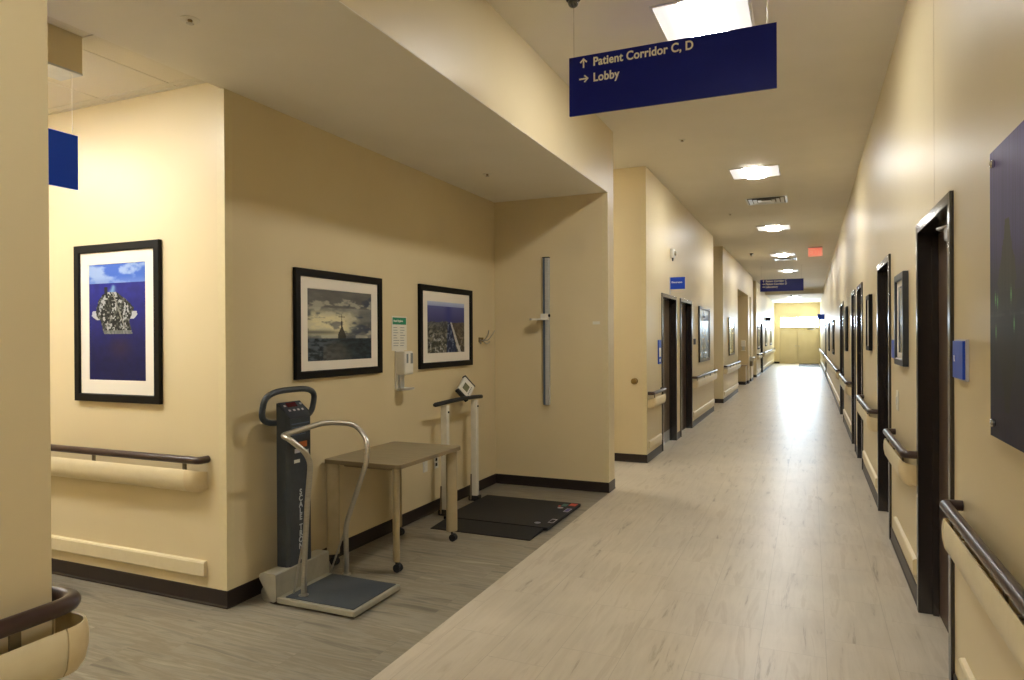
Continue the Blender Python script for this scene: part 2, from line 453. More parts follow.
S('wall_left_end', bm, 'wall', 'farthest tan wall on the left of the corridor', 'wall')
# closing shells beyond the openings
bm = B(-7.2, -7, Y0, YA, 0, ZC); box(bm, -6.2, -6, YP, YD+.3, 0, ZC); box(bm, -3.2, -3, YE-.3, 28, 0, ZC); box(bm, -7.2, XR+.3, Y0-.2, Y0, 0, ZC)
S('wall_back', bm, 'wall', 'tan walls closing the side passages', 'wall')
# end wall with double door and transom
WX0, WX1, WZ0, WZ1 = -1.50, .47, 2.06, 2.61
bm = B(-3, WX0-.06, YEND, YEND+.2, 0, ZC); box(bm, WX1+.06, XR+.3, YEND, YEND+.2, 0, ZC); box(bm, WX0-.06, WX1+.06, YEND, YEND+.2, WZ1+.03, ZC); box(bm, WX0-.06, WX1+.06, YEND+.14, YEND+.2, 0, 2.02)  # last box: unseen backing added to stop sky light at the door gaps
S('wall_end', bm, 'wall', 'tan wall closing the far end of the corridor', 'wall')
# behind-door backing (rooms are dark)
S('wall_rooms', B(XR+.3, XR+.4, Y0, YEND, 0, ZC), 'casing', 'dark backing behind the right hand doors', 'wall')

# ceilings
bm = B(XL, XR+.3, Y0, YDROP, ZC, ZC+.1); box(bm, -6.2, XL, YP-.3, YD+.3, ZC, ZC+.1); box(bm, -3.2, XL, YE-.3, YDROP, ZC, ZC+.1)
box(bm, -6.2, XL, YA, YP, ZC, ZC+.1)
S('ceiling', bm, 'ceiling', 'smooth off-white corridor ceiling', 'ceiling')
S('wall_drop', B(-3.2, XR+.3, YDROP-.05, YDROP, ZDROP, ZC), 'ceiling', 'white step down to the low end ceiling', 'ceiling')
bm = B(-3.2, XR+.3, YDROP, YEND+.2, ZDROP, ZDROP+.1)
S('ceiling_end', bm, 'ceiling', 'lower white ceiling at the far end', 'ceiling')
S('ceiling_alcove_slab', B(XB-.02, XL-.14, Y0, YB, ZS+.0039, ZS+.1), 'ceiling', 'slab above the alcove ceiling', 'ceiling')
S('ceiling_alcove', B(XB-.02, XL-.001, Y0, YB, ZS, ZS+.0038), 'ceiling', 'low smooth ceiling over the scale alcove', 'ceiling')
bm = B(-7, XB-.02, Y0, YA, ZA, ZA+.1)
S('ceiling_passage', bm, 'acoustic', 'acoustic tile ceiling of the left side passage', 'ceiling')
bm = NB()
for k in range(8):
    x = -3.44-.61*k
    box(bm, x-.012, x+.012, Y0, YA, ZA-.003, ZA)
for yy in (2.9, 2.29, 1.68, 1.07, .46): box(bm, -7, XB-.02, yy-.012, yy+.012, ZA-.0032, ZA)
box(bm, -7, XB-.02, YA-.022, YA, ZA-.004, ZA)
S('trim_1', bm, 'grid', 'thin metal grid of the acoustic ceiling', 'trim')
S('trim_2', B(XR-.0008, XR+.01, 3.955, 3.9575, HD, ZC), 'tableleg', 'fine vertical joint above the nearest right door', 'trim')

# baseboards: path runs with the room on its right
PB = [(0, .002), (.011, .002), (.011, .010), (.006, .016), (.006, .096), (.003, .103), (0, .103)]
def baseboard(name, path, label):
    S(name, sweep(NB(), path, PB), 'base', label, 'baseboard')
baseboard('baseboard_passage', [(-6.9, YA), (XB, YA), (XB, YB), (XL, YB), (XL, YP), (-5.9, YP)], 'dark brown baseboard round the alcove and picture wall')
def fix_dir(path): return path
baseboard('baseboard_left', [(XL, Y0+.05), (XL, YC), (-6.9, YC)], 'dark brown baseboard of the nearest left wall')
baseboard('baseboard_left_front', [(-5.9, YD), (XL, YD), (XL, 9.32)], 'dark baseboard turning the corner before the grey-brown left door')
baseboard('baseboard_left_pier', [(XL, 10.47), (XL, 10.77)], 'short dark baseboard between the two left doors')
baseboard('baseboard_left_mid', [(XL, 11.95), (XL, YE), (-2.9, YE)], 'dark baseboard beyond the two left doors')
baseboard('baseboard_left_recess', [(-2.9, YF), (XL, YF), (XL, 20.2), (-2.7, 20.2)], 'dark baseboard of the recessed wall on the left')
baseboard('baseboard_left_niche', [(-2.7, 23.8), (XL, 23.8), (XL, 24.3), (-2.3, 24.3)], 'dark baseboard round the pier between recesses')
baseboard('baseboard_left_niche_far', [(-2.3, 25.0), (XL, 25.0), (XL, 25.9), (-2.9, 25.9)], 'dark baseboard past the far recess')
baseboard('baseboard_left_end', [(-2.9, 27.5), (XL, 27.5), (XL, 29.85)], 'dark baseboard before the far left door')
baseboard('baseboard_left_last', [(XL, 31.25), (XL, YEND), (WX0-.06, YEND)], 'dark baseboard at the far left end')
ys = [Y0]+[q for d in doorsR for q in d]+[YEND]
for k in range(0, len(ys)-1, 2):
    if ys[k+1]-ys[k] > .1:
        baseboard('baseboard_right', [(XR, ys[k+1]-.0), (XR, ys[k])], 'dark baseboard under the right wall, stretch %s' % ['nearest the camera', 'past the first door', 'past the second door', 'between the paired doors', 'past the paired doors', 'beyond the cased opening', 'at the far end'][k//2])

# corner guards
def guard(x, y, sx, sy, z0, z1, label):
    """L-shaped strip; sx, sy point along the two wall faces away from the corner"""
    t = .0022; w = .055; bm = NB()
    box(bm, x, x+sx*w, y-sy*t, y, z0, z1)
    box(bm, x-sx*t, x, y-sy*t, y+sy*w, z0, z1)
    bmesh.ops.remove_doubles(bm, verts=bm.verts, dist=1e-5)
    lone('corner_guard', bm, 'guard' if False else 'wallguard', label, 'corner guard', group='corner guards')
M['wallguard'] = noise_mat('corner_guard_vinyl', srgb(216, 201, 158), srgb(219, 204, 162), nscale=30, rough=.38)
guard(XB, YA, -1, 1, .104, ZS-.001, 'tan corner guard on the corner between the tall blue ship picture and the scale')
guard(XL, YB, -1, 1, .104, ZS-.002, 'tan corner guard at the alcove end wall beside the height rod')
guard(XL, YD, -1, 1, .104, 3.3, 'tan corner guard on the corner before the grey-brown door')
guard(XL, YF, -1, 1, .104, 3.3, 'tan corner guard on the farther left corner past the two doors')

# ------------------------------------------------------------------ doors
def door(n, side, y0, y1, label, leafmat='door', handle_at='far', deep=.085, kick=False, closer=False):
    HD = 2.18 if side > 0 else 2.155
    X = XR if side > 0 else XL     # side +1: wall to the right (room at smaller x)
    s = side
    t = thing('door_%d' % n, label, 'door', (X+s*.05, (y0+y1)/2, 0), kind='structure')
    W = .052
    bm = NB()
    for a, b in ((y0, y0+W), (y1-W, y1)):
        box(bm, X-s*.016, X+s*.22, a, b, .001, HD, bev=.003)
        m_ = (a+b)/2
    box(bm, X-s*.016, X+s*.22, y0+W*.98, y1-W*.98, HD-W, HD, bev=.003)
    # stops
    box(bm, X+s*(deep-.03), X+s*deep, y0+W, y0+W+.016, .001, HD-W); box(bm, X+s*(deep-.03), X+s*deep, y1-W-.016, y1-W, .001, HD-W)
    box(bm, X+s*(deep-.03), X+s*deep, y0+W, y1-W, HD-W-.016, HD-W)
    obj('casing', bm, 'casing', t)
    leaf = obj('door_leaf', B(X+s*(deep+.001), X+s*(deep+.044), y0+W+.003, y1-W-.003, .008, HD-W-.003, bev=.002), leafmat, t)
    if kick:
        obj('kick_plate', B(X+s*(deep-.0008), X+s*(deep+.001), y0+W+.02, y1-W-.02, .012, .17), 'alu', leaf)
    hy = y1-W-.08 if handle_at == 'far' else y0+W+.08
    d = -1 if handle_at == 'far' else 1
    xf = X+s*deep
    bm = NB(); cyl(bm, (xf, hy, 1.0), (xf-s*.008, hy, 1.0), .028, 20); cyl(bm, (xf-s*.006, hy, 1.0), (xf-s*.05, hy, 1.0), .009, 12)
    tube(bm, fillet([(xf-s*.045, hy, 1.0), (xf-s*.052, hy+d*.03, 1.0), (xf-s*.05, hy+d*.12, .998)], .02), .009, 10)
    obj('handle', bm, 'chrome', leaf, smooth=True)
    bm = NB()
    for hz in (.25, 1.05, 1.86): 
        yy = (y0+W+.004) if handle_at == 'far' else (y1-W-.004)
        cyl(bm, (xf-s*.006, yy, hz-.05), (xf-s*.006, yy, hz+.05), .006, 10)
    obj('hinge', bm, 'steel', leaf, smooth=True)
    if closer:
        bm = B(xf-s*.055, xf-s*.002, y0+W+.12, y0+W+.38, HD-W-.115, HD-W-.055, bev=.006)
        tube(bm, [(xf-s*.04, y0+W+.30, HD-W-.05), (xf-s*.07, y0+W+.45, HD-W-.045), (xf-s*.03, y0+W+.62, HD-W-.03)], .008, 8)
        obj('closer', bm, 'alu', leaf)
    return t

door(1, 1, 3.46, 4.48, 'nearest dark door in the right wall, beside the blue square plaque', closer=True, handle_at='near')
door(2, 1, 5.93, 6.92, 'second dark door from the camera in the right wall', handle_at='near')
door(3, 1, 8.90, 9.79, 'third dark right door, nearer of the close pair', handle_at='near')
door(4, 1, 10.26, 11.05, 'fourth dark right door, farther of the close pair', handle_at='far')
door(5, 1, 13.7, 15.1, 'wide dark door with silvery frame farther down the right wall', handle_at='near')
door(6, -1, 9.34, 10.45, 'grey-brown door with kick plate under the small blue flag sign', 'doorgrey', 'near', deep=.09, kick=True)
door(7, -1, 10.79, 11.93, 'nearly black left door beside the tall reflective picture', 'door', 'near', deep=.085)
door(8, 1, 27.4, 28.6, 'small dark door far down the right wall', handle_at='near')
door(9, -1, 29.9, 31.2, 'small dark door far down the left wall', handle_at='near')

# end double door + transom
t = thing('door_10', 'tan double door at the far end of the corridor', 'door', (-.5, YEND+.06, 0), kind='structure')
bm = NB(); cx = -.62
box(bm, WX0-.06, WX0, YEND-.012, YEND+.16, 0, WZ1+.03, bev=.004); box(bm, WX1, WX1+.06, YEND-.012, YEND+.16, 0, WZ1+.03, bev=.004)
box(bm, WX0, WX1, YEND-.008, YEND+.14, 2.00, WZ0, bev=.004)
box(bm, cx-.02, cx+.02, YEND-.006, YEND+.14, .0, 2.0, bev=.004)
obj('casing', bm, 'doortan', t)
for a, b, hx in ((WX0+.004, cx-.022, cx-.10), (cx+.022, WX1-.004, cx+.10)):
    lf = obj('door_leaf', B(a, b, YEND+.03, YEND+.075, .01, 1.997, bev=.003), 'doortan', t)
    bm = NB(); lathe(bm, (hx, YEND+.03, 1.0), [(.03, 0), (.03, .006), (.012, .01), (.012, .04), (.026, .05), (.028, .065), (.015, .078)], 16, (0, -1, 0))
    obj('knob', bm, 'steel', lf, smooth=True)
bm = B(-.10, .22, YEND-.03, YEND+.03, 1.90, 1.965, bev=.008); tube(bm, [(0, YEND-.02, 1.93), (.15, YEND-.2, 1.90), (.38, YEND-.02, 1.985)], .011, 8)
obj('closer', bm, 'bracket', t)
t = thing('window_1', 'bright transom window above the far double door', 'window', (-.5, YEND+.05, WZ0), kind='structure')
bm = NB(); box(bm, WX0, WX1, YEND+.02, YEND+.07, WZ1, WZ1+.03); box(bm, WX0, WX1, YEND+.02, YEND+.07, WZ0, WZ0+.02); box(bm, cx-.012, cx+.012, YEND+.02, YEND+.07, WZ0+.02, WZ1)
obj('window_frame', bm, 'doortan', t)
obj('pane', B(WX0, cx-.012, YEND+.04, YEND+.046, WZ0+.02, WZ1), 'glass', t)
obj('pane', B(cx+.012, WX1, YEND+.04, YEND+.046, WZ0+.02, WZ1), 'glass', t)
lone('door_mat', B(-.52, .50, YEND-3.9, YEND-.35, .001, .018, bev=.005), 'threshold', 'dark floor mat in front of the far right door leaf', 'mat')

# ------------------------------------------------------------------ handrails and wall guards
def arcprof(z0, z1, d, n=9):
    """hollow bumper cover, open along its top"""
    out = [(.002, 0), (.45, -.02), (.72, .06), (.90, .22), (.99, .48), (1.0, .72), (.96, .92), (.90, 1.0)]
    inn = [(.84, .98), (.88, .72), (.87, .48), (.79, .26), (.64, .13), (.42, .07), (.002, .09)]
    return [(a*d, z0+(z1-z0)*b) for a, b in out+inn]

def handrail(wall_pts, label, z=.856, off=.066, bt=.055, bd=.088, ret=(True, True), caps=(True, True), seg_br=.8, group='handrails'):
    """wall_pts: line on the wall face, room to the right of travel"""
    p = [Vector((a, b, 0)) for a, b in wall_pts]
    t = thing('handrail', label, 'handrail', (p[0].x, p[0].y, .6), group)
    def outn(i):
        d = (p[i+1]-p[i]).normalized(); return Vector((d.y, -d.x, 0))
    line = []
    for i in range(len(p)):
        if i == 0: o = outn(0)
        elif i == len(p)-1: o = outn(i-1)
        else: o = outn(i-1)+outn(i)
        line.append(p[i]+o*off)
    d0 = (p[1]-p[0]).normalized(); d1 = (p[-1]-p[-2]).normalized()
    pts = [Vector((q.x, q.y, z)) for q in line]
    path = pts
    if ret[0]: path = [Vector((p[0].x, p[0].y, z))+outn(0)*.004]+path
    if ret[1]: path = path+[Vector((p[-1].x, p[-1].y, z))+outn(len(p)-2)*.004]
    rd = [.045]*len(path)
    if len(p) == 3: rd[1+int(ret[0])] = .075
    obj('rail', tube(NB(), fillet(path, rd, 8), .0222, 16, round_ends=not (ret[0] and ret[1])), 'rail', t, smooth=True)
    # brackets and bumper
    for i in range(len(p)-1):
        L_ = (p[i+1]-p[i]).length; d = (p[i+1]-p[i]).normalized(); o = outn(i)
        a0 = .12; n = max(1, round((L_-2*a0)/seg_br))
        if L_ < .3: continue
        for k in range(n+1):
            q = p[i]+d*(a0+(L_-2*a0)*k/n)
            bm = NB(); c = q+o*(off-.004)
            e_ = d*.013
            c2 = q+o*.006
            ps = [(c-e_, c+e_), (c2-e_, c2+e_)]
            v = [bm.verts.new(Vector((w_.x, w_.y, zz))) for w_ in (c-e_-o*.004, c+e_-o*.004, c+e_+o*.004, c-e_+o*.004) for zz in (z-.10, z-.01)]
            for f in ((0, 2, 4, 6), (1, 7, 5, 3), (0, 1, 3, 2), (2, 3, 5, 4), (4, 5, 7, 6), (6, 7, 1, 0)): bm.faces.new([v[k_] for k_ in f])
            v = [bm.verts.new(Vector((w_.x, w_.y, zz))) for w_ in (q-e_+o*.001, q+e_+o*.001, c+e_, c-e_) for zz in (z-.108, z-.100)]
            for f in ((0, 2, 4, 6), (1, 7, 5, 3), (0, 1, 3, 2), (2, 3, 5, 4), (4, 5, 7, 6), (6, 7, 1, 0)): bm.faces.new([v[k_] for k_ in f])
            obj('bracket', bm, 'bracket', t)
    bp = [q+d0*0 for q in p]
    if len(p) == 2:
        cap = .10
        a, b = p[0], p[1]
        A2 = a+d0*(cap if caps[0] else 0); B2 = b-d0*(cap if caps[1] else 0)
        prof = arcprof(z-.188, z-bt, bd)
        obj('bumper', sweep(NB(), [A2, B2], prof), 'guard', t, smooth=True)
        prof2 = arcprof(z-.189, z-bt+.001, bd+.001)
        if caps[0]: obj('end_cap', capsweep(a, A2, prof2), 'guardcap', t, smooth=True)
        if caps[1]: obj('end_cap', capsweep(b, B2, prof2), 'guardcap', t, smooth=True)
    else:
        c = p[1]; 
        prof = arcprof(z-.188, z-bt, bd)
        n0 = outn(0); n1 = outn(1); dd1 = (p[2]-p[1]).normalized()
        A1 = c-d0*.012; 
        obj('bumper', sweep(NB(), [p[0], A1], prof), 'guard', t, smooth=True)
        arc = []
        for k in range(9):
            a = k/8*PI/2
            arc.append(c+n0*math.cos(a)*.002+n1*math.sin(a)*.002)
        # rounded corner piece: revolve profile about the wall corner
        bm = NB(); rings = []
        for k in range(0, 11):
            if k == 0: base = c-d0*.009; nn = n0
            elif k == 10: base = c+dd1*.10; nn = n1
            else:
                a = (k-1)/8*PI/2; base = c; nn = n0*math.cos(a)+n1*math.sin(a)
            rings.append([bm.verts.new(Vector((base.x, base.y, 0))+nn*(q*1.02)+Vector((0, 0, zz))) for q, zz in prof])
        m = len(prof)
        for i in range(len(rings)-1):
            for k in range(m): bm.faces.new([rings[i][k], rings[i][(k+1) % m], rings[i+1][(k+1) % m], rings[i+1][k]])
        bm.faces.new(rings[0]); bm.faces.new(rings[-1])
        obj('corner_cap', bm, 'guardcap', t, smooth=True)
        obj('bumper', sweep(NB(), [c+dd1*.104, p[2]], prof), 'guard', t, smooth=True)
    return t

def capsweep(a, b, prof):
    """quarter-round end from b (full section) to a (closed at the wall)"""
    a = Vector((a[0], a[1], 0)); b = Vector((b[0], b[1], 0)); d = a-b; L_ = d.length; t = d.normalized()
    return _cap(b, t, L_, prof)
def _cap(b, t, L_, prof):
    bm = NB(); o = Vector((t.y, -t.x, 0))
    global CAP_SIGN
    if o.dot(Vector(CAPN)) < 0: o = -o
    rings = []
    n = 7
    zc = sum(z for _, z in prof)/len(prof)
    for k in range(n+1):
        f = k/n; s = math.sqrt(max(0, 1-f**3.2)); s = max(s, .1)
        zsq = 1-.25*f**3
        rings.append([bm.verts.new(b+t*(L_*f)+o*(q*s)+Vector((0, 0, zc+(z-zc)*zsq))) for q, z in prof])
    m = len(prof)
    for i in range(n):
        for k in range(m): bm.faces.new([rings[i][k], rings[i][(k+1) % m], rings[i+1][(k+1) % m], rings[i+1][k]])
    bm.faces.new(rings[0]); bm.faces.new(rings[-1])
    return bm
CAPN = (0, 0, 0)

LG = [(0.001, .165), (.018, .168), (.024, .175), (.024, .248), (.018, .256), (.001, .26)]
def lowguard(a, b, label):
    lone('wall_guard', sweep(NB(), [a, b], LG), 'guard', label, 'wall guard', group='low wall guards')

CAPN = (0, -1, 0)
handrail([(-6.6, YA), (-3.225, YA)], 'brown handrail with tan bumper below the tall blue ship picture')
lowguard((-6.6, YA), (-3.24, YA), 'long low tan guard strip below the handrail on the picture wall')
CAPN = (1, 0, 0)
handrail([(XL, Y0+.1), (XL, YC), (-6.5, YC)], 'brown handrail wrapping the nearest left wall end', ret=(False, False), z=.860, off=.050, bt=.052, bd=.082)
for a, b, w in ((8.47, 9.26, 'short brown handrail left of the grey-brown door'), (12.03, 14.82, 'brown handrail under the tall reflective picture on the left'),
             (16.7, 20.1, 'brown handrail beyond the left recess, under the second left picture'), (27.7, 29.8, 'small far brown handrail before the far left door'), (31.4, 41.5, 'farthest handrail on the left wall')):
    handrail([(XL, a), (XL, b)], w)
    lowguard((XL, a+.02), (XL, b-.02), 'low tan strip below the '+w)
CAPN = (-1, 0, 0)
for a, b, w in ((Y0+.1, 3.27, 'large brown handrail nearest the camera on the right wall'), (4.56, 5.62, 'right handrail between the nearest and second doors'),
             (7.03, 8.72, 'brown handrail on the right past the second door'), (11.15, 13.55, 'small handrail past the close pair of right doors'),
             (15.2, 27.2, 'distant handrail along the right wall'), (28.8, 41.5, 'farthest handrail on the right wall')):
    handrail([(XR, b), (XR, a)], w, z=.866, bt=.042)
    lowguard((XR, b-.02), (XR, a+.02), 'low tan strip below the '+w)

# ------------------------------------------------------------------ framed pictures
def picture(label, origin, right, w, h, fw, mat_m, art, nx, ny, depth=.028, framemat='black', group=None, mb=None, pm='print'):
    """origin = lower left outer corner on the wall plane as seen from the room"""
    r = Vector(right).normalized(); u = Vector((0, 0, 1)); n = r.cross(u)   # n points into the room
    o = Vector(origin)
    t = thing('framed_picture', label, 'picture', tuple(o+r*w/2), group)
    bm = NB()
    # mitred frame with a sloped inner lip
    def ring(inset, z): 
        return [bm.verts.new(o+r*a+u*b+n*z) for a, b in ((inset, inset), (w-inset, inset), (w-inset, h-inset), (inset, h-inset))]
    rs = [ring(0.0, .002), ring(0, depth-.003), ring(.003, depth), ring(fw-.006, depth), ring(fw, depth-.008), ring(fw, .004)]
    for a, b in zip(rs, rs[1:]):
        for k in range(4): bm.faces.new([a[k], a[(k+1) % 4], b[(k+1) % 4], b[k]])
    bm.faces.new(rs[0])
    for k in range(4): pass
    obj('frame', bm, framemat, t)
    ml, mb_, mr, mt = (mat_m if isinstance(mat_m, tuple) else (mat_m,)*4)
    bm = NB(); i0 = fw-.002; z = depth-.014
    def ring2(a0, b0, a1, b1, zz): return [bm.verts.new(o+r*a+u*b+n*zz) for a, b in ((a0, b0), (a1, b0), (a1, b1), (a0, b1))]
    A = ring2(i0, i0, w-i0, h-i0, z); Bq = ring2(fw+ml, fw+mb_, w-fw-mr, h-fw-mt, z); Cq = ring2(fw+ml+.002, fw+mb_+.002, w-fw-mr-.002, h-fw-mt-.002, z-.003)
    for a, b in ((A, Bq), (Bq, Cq)):
        for k in range(4): bm.faces.new([a[k], a[(k+1) % 4], b[(k+1) % 4], b[k]])
    obj('mat_board', bm, 'mat_board', t)
    print_mesh('print', art, o+r*(fw+ml)+u*(fw+mb_)+n*(z-.003), r, u, w-2*fw-ml-mr, h-2*fw-mb_-mt, nx, ny, t, 'glassprint' if nx <= 30 else 'print')
    return t

def art_carrier(u, v):
    n = fbm(u*14, v*22, 3)
    if v < .165:
        c = mix((70, 110, 205), (160, 185, 228), sst(.42, .68, fbm(u*5, v*16, 9))); c = mix(c, (120, 150, 215), sst(.10, .165, v)*.6)
    else:
        c = mix((40, 44, 150), (14, 18, 84), sst(.17, .95, v)); c = tuple(q*(.9+.25*n) for q in c)
        c = mix(c, (92, 60, 60), .45*math.exp(-((u-.55)/.2)**2-((v-.72)/.1)**2))
    # wake
    wk = math.exp(-((u-.42-.02*math.sin(v*40))/(.02+.55*max(0, v-.17)))**2)*sst(.17, .2, v)*(1-sst(.26, .3, v))
    c = mix(c, (140, 190, 240), wk)
    # ship seen from above its bow
    top, bot = .245, .605
    if top < v < bot:
        f = (v-top)/(bot-top)
        T = [(0, .30, .50), (.06, .24, .55), (.2, .17, .68), (.38, .13, .80), (.55, .13, .77), (.68, .21, .72), (1, .27, .77)]
        for (fa, la, ra), (fb, lb, rb) in zip(T, T[1:]):
            if fa <= f <= fb: q = (f-fa)/(fb-fa); L0 = la+(lb-la)*q; R0 = ra+(rb-ra)*q
        L0 += .02*(fbm(v*60, 1, 5)-.5); R0 += .02*(fbm(v*60, 7, 5)-.5)
        if L0 < u < R0:
            k = fbm(u*42, v*60, 21, 2); k2 = fbm(u*20, v*26, 33, 2)
            c = mix((50, 54, 48), (92, 94, 84), k2)
            rowm = min(abs(u-L0-.10), abs(u-R0+.12), abs(u-.47+.06*f))
            if k > .54 and rowm < .045: c = (205, 208, 206)
            elif k > .70: c = (150, 154, 146)
            elif k < .42: c = (24, 28, 28)
            if abs(u-(.55+.25*(f-.5))) < .012: c = (160, 160, 150)
            if f > .9: c = mix(c, (140, 146, 142), .8)
            if abs(u-.22-.5*(1-f)) < .02: c = mix(c, (120, 122, 112), .6)
        if .44 < f < .66 and u < L0 and u > L0-.085+.04*abs(f-.55)*6: c = (222, 226, 230)
        if .46 < f < .64 and u > R0-.015 and u < R0+.085-.3*abs(f-.54): c = (222, 226, 230)
    if abs(u-.31) < .03 and .20 < v < .27: c = (40, 44, 46)
    return tuple(q*(.80 if v > .165 else .92) for q in c)

def art_storm(u, v):
    hz = .68
    if v < hz:
        n = fbm(u*3.2+1, v*7.5, 41, 5); m = fbm(u*7, v*15, 55, 4)
        c = mix((64, 66, 70), (150, 150, 140), n*1.1)
        br = sst(.22, .40, v)*(1-sst(.60, .68, v))*sst(1.0, .25, abs(u-.3)*1.6)
        c = mix(c, (228, 220, 178), br*sst(.38, .6, m+.08))
        if v < .25: c = mix(c, (92, 88, 84), .55)
        c = mix(c, (56, 66, 84), .7*sst(.5, .66, fbm(u*4+9, v*11, 71))*sst(.45, .8, u))
        c = mix(c, (205, 200, 175), .6*sst(.56, .7, m)*(v > .1))
        c = mix(c, (80, 78, 70), .7*math.exp(-((v-.60)/.03)**2)*sst(.7, .2, u))
    else:
        n = fbm(u*16, v*36, 61, 4); c = mix((22, 30, 36), (78, 92, 100), n*.75)
        c = mix(c, (112, 120, 132), .5*sst(.6, .2, u)*sst(.35, .6, n))
    # ship hull and mast
    if .22 < u < .70:
        hull = .665+.05*abs(u-.45)
        k = sst(.02, .10, (.30-abs(u-.40)*.9)*(v-hull)*3+.0)
        if hull < v: c = mix(c, (96, 92, 84), .55*k*(.5+fbm(u*20, v*9, 77)))
    if abs(u-.505) < .012+.05*sst(.5, .66, v) and .44 < v < .68: c = mix(c, (52, 50, 46), .85)
    if abs(u-.505) < .006 and .34 < v < .5: c = (72, 68, 60)
    if abs(v-.375) < .006 and abs(u-.505) < .05: c = (84, 80, 70)
    return c

def art_fleet(u, v):
    if v < .09: return mix((190, 200, 222), (150, 160, 200), v/.09)
    if v < .36+.05*fbm(u*8, 2, 11):
        c = mix((92, 96, 150), (66, 68, 118), (v-.09)/.27)
        return mix(c, (50, 56, 130), .6*math.exp(-((u-.55)/.09)**2))
    n = fbm(u*24, v*24, 81, 4); s = fbm((u-.55)/(v-.12)*20, v*22, 91, 3)
    s2 = fbm((u-.55)/(v-.05)*9, v*30, 95, 3)
    c = mix((52, 54, 48), (128, 124, 108), sst(.35, .7, s*.5+s2*.5))
    c = mix(c, (190, 190, 186), sst(.56, .66, n)*sst(.45, .8, v)*.8)
    c = mix(c, (84, 90, 112), .5*(1-sst(.36, .6, v)))
    cen = abs(u-.57-.12*(v-.4)); wd = .03+.18*(v-.33)
    if cen < wd: c = mix((34, 44, 72), (120, 130, 150), sst(.45, .75, n))
    if abs(u-(.60+.42*(v-.36))) < .018+.03*(v-.3): c = mix(c, (215, 212, 205), .8)
    if u > .62+.5*(v-.36): c = mix(c, (92, 74, 56), .5)
    return c

def art_misty(seed, a=(150, 170, 190), b=(90, 110, 130)):
    def f(u, v):
        c = mix((200, 206, 205), a, sst(0, .5, v)); c = mix(c, b, sst(.5, .62, v)); n = fbm(u*9, v*9, seed)
        c = mix(c, (60, 72, 80), .8*(abs(u-.45) < .22-.3*abs(v-.5) and n > .42))
        return mix(c, (230, 226, 210), .35*sst(.55, .75, n))
    return f

picture('tall black-framed picture of a grey ship on deep blue sea', (-4.36, YA, 1.165), (1, 0, 0), .77, .995, .050, (.075, .085, .08, .075), art_carrier, 104, 156)
picture('square black-framed picture of a ship under stormy clouds, above the grey scale column', (XB, 3.53, 1.288), (0, 1, 0), .985, .735, .052, (.075, .062, .075, .075), art_storm, 130, 92)
picture('square black-framed picture of ships and wakes, right of the sanitizer dispenser', (XB, 5.08, 1.288), (0, 1, 0), 1.0, .735, .052, (.09, .08, .10, .085), art_fleet, 120, 80)
M['bronzeframe'] = base_mat('bronze_frame', srgb(62, 54, 44), .3, .3)
M['slateframe'] = base_mat('slate_frame', srgb(48, 52, 58), .35)
picture('black-framed picture between the nearest and second right doors', (XR, 5.38, 1.362), (0, -1, 0), .47, .60, .045, .035, art_misty(5), 30, 24, depth=.035, framemat='slateframe')
picture('black-framed picture between the second and third right doors', (XR, 7.98, 1.41), (0, -1, 0), .40, .555, .045, .05, art_misty(6), 24, 20, depth=.035)
picture('slim dark picture between the fourth right door and the wide door', (XR, 12.72, 1.31), (0, -1, 0), .52, .72, .05, .07, art_misty(7), 20, 16, depth=.03)
picture('far dark picture just past the wide right door', (XR, 19.8, 1.1), (0, -1, 0), 1.2, .85, .05, .07, art_misty(8), 10, 10, depth=.03)
picture('farther dark picture along the right wall', (XR, 24.0, 1.1), (0, -1, 0), 1.2, .85, .05, .07, art_misty(9), 10, 10, depth=.03)
picture('tall bronze-framed reflective picture beyond the two left doors', (XL, 12.72, 1.09), (0, 1, 0), 1.38, 1.02, .05, .0, art_misty(12, (150, 180, 210), (110, 140, 170)), 30, 24, depth=.03, framemat='bronzeframe')
picture('dark-framed reflective picture on the recessed left wall', (XL, 17.75, 1.08), (0, 1, 0), 1.25, .95, .05, .0, art_misty(13, (150, 160, 160), (150, 150, 110)), 20, 16, depth=.03, framemat='bronzeframe')
picture('small distant picture before the far left door', (XL, 28.1, 1.05), (0, 1, 0), 1.3, .9, .05, .07, art_misty(14), 8, 8, depth=.03)
picture('distant picture past the far left door', (XL, 33.0, 1.1), (0, 1, 0), 1.3, .85, .05, .07, art_misty(15), 8, 8, depth=.03)
picture('most distant picture on the left wall', (XL, 37.2, 1.1), (0, 1, 0), 1.6, .85, .05, .07, art_misty(16), 8, 8, depth=.03)

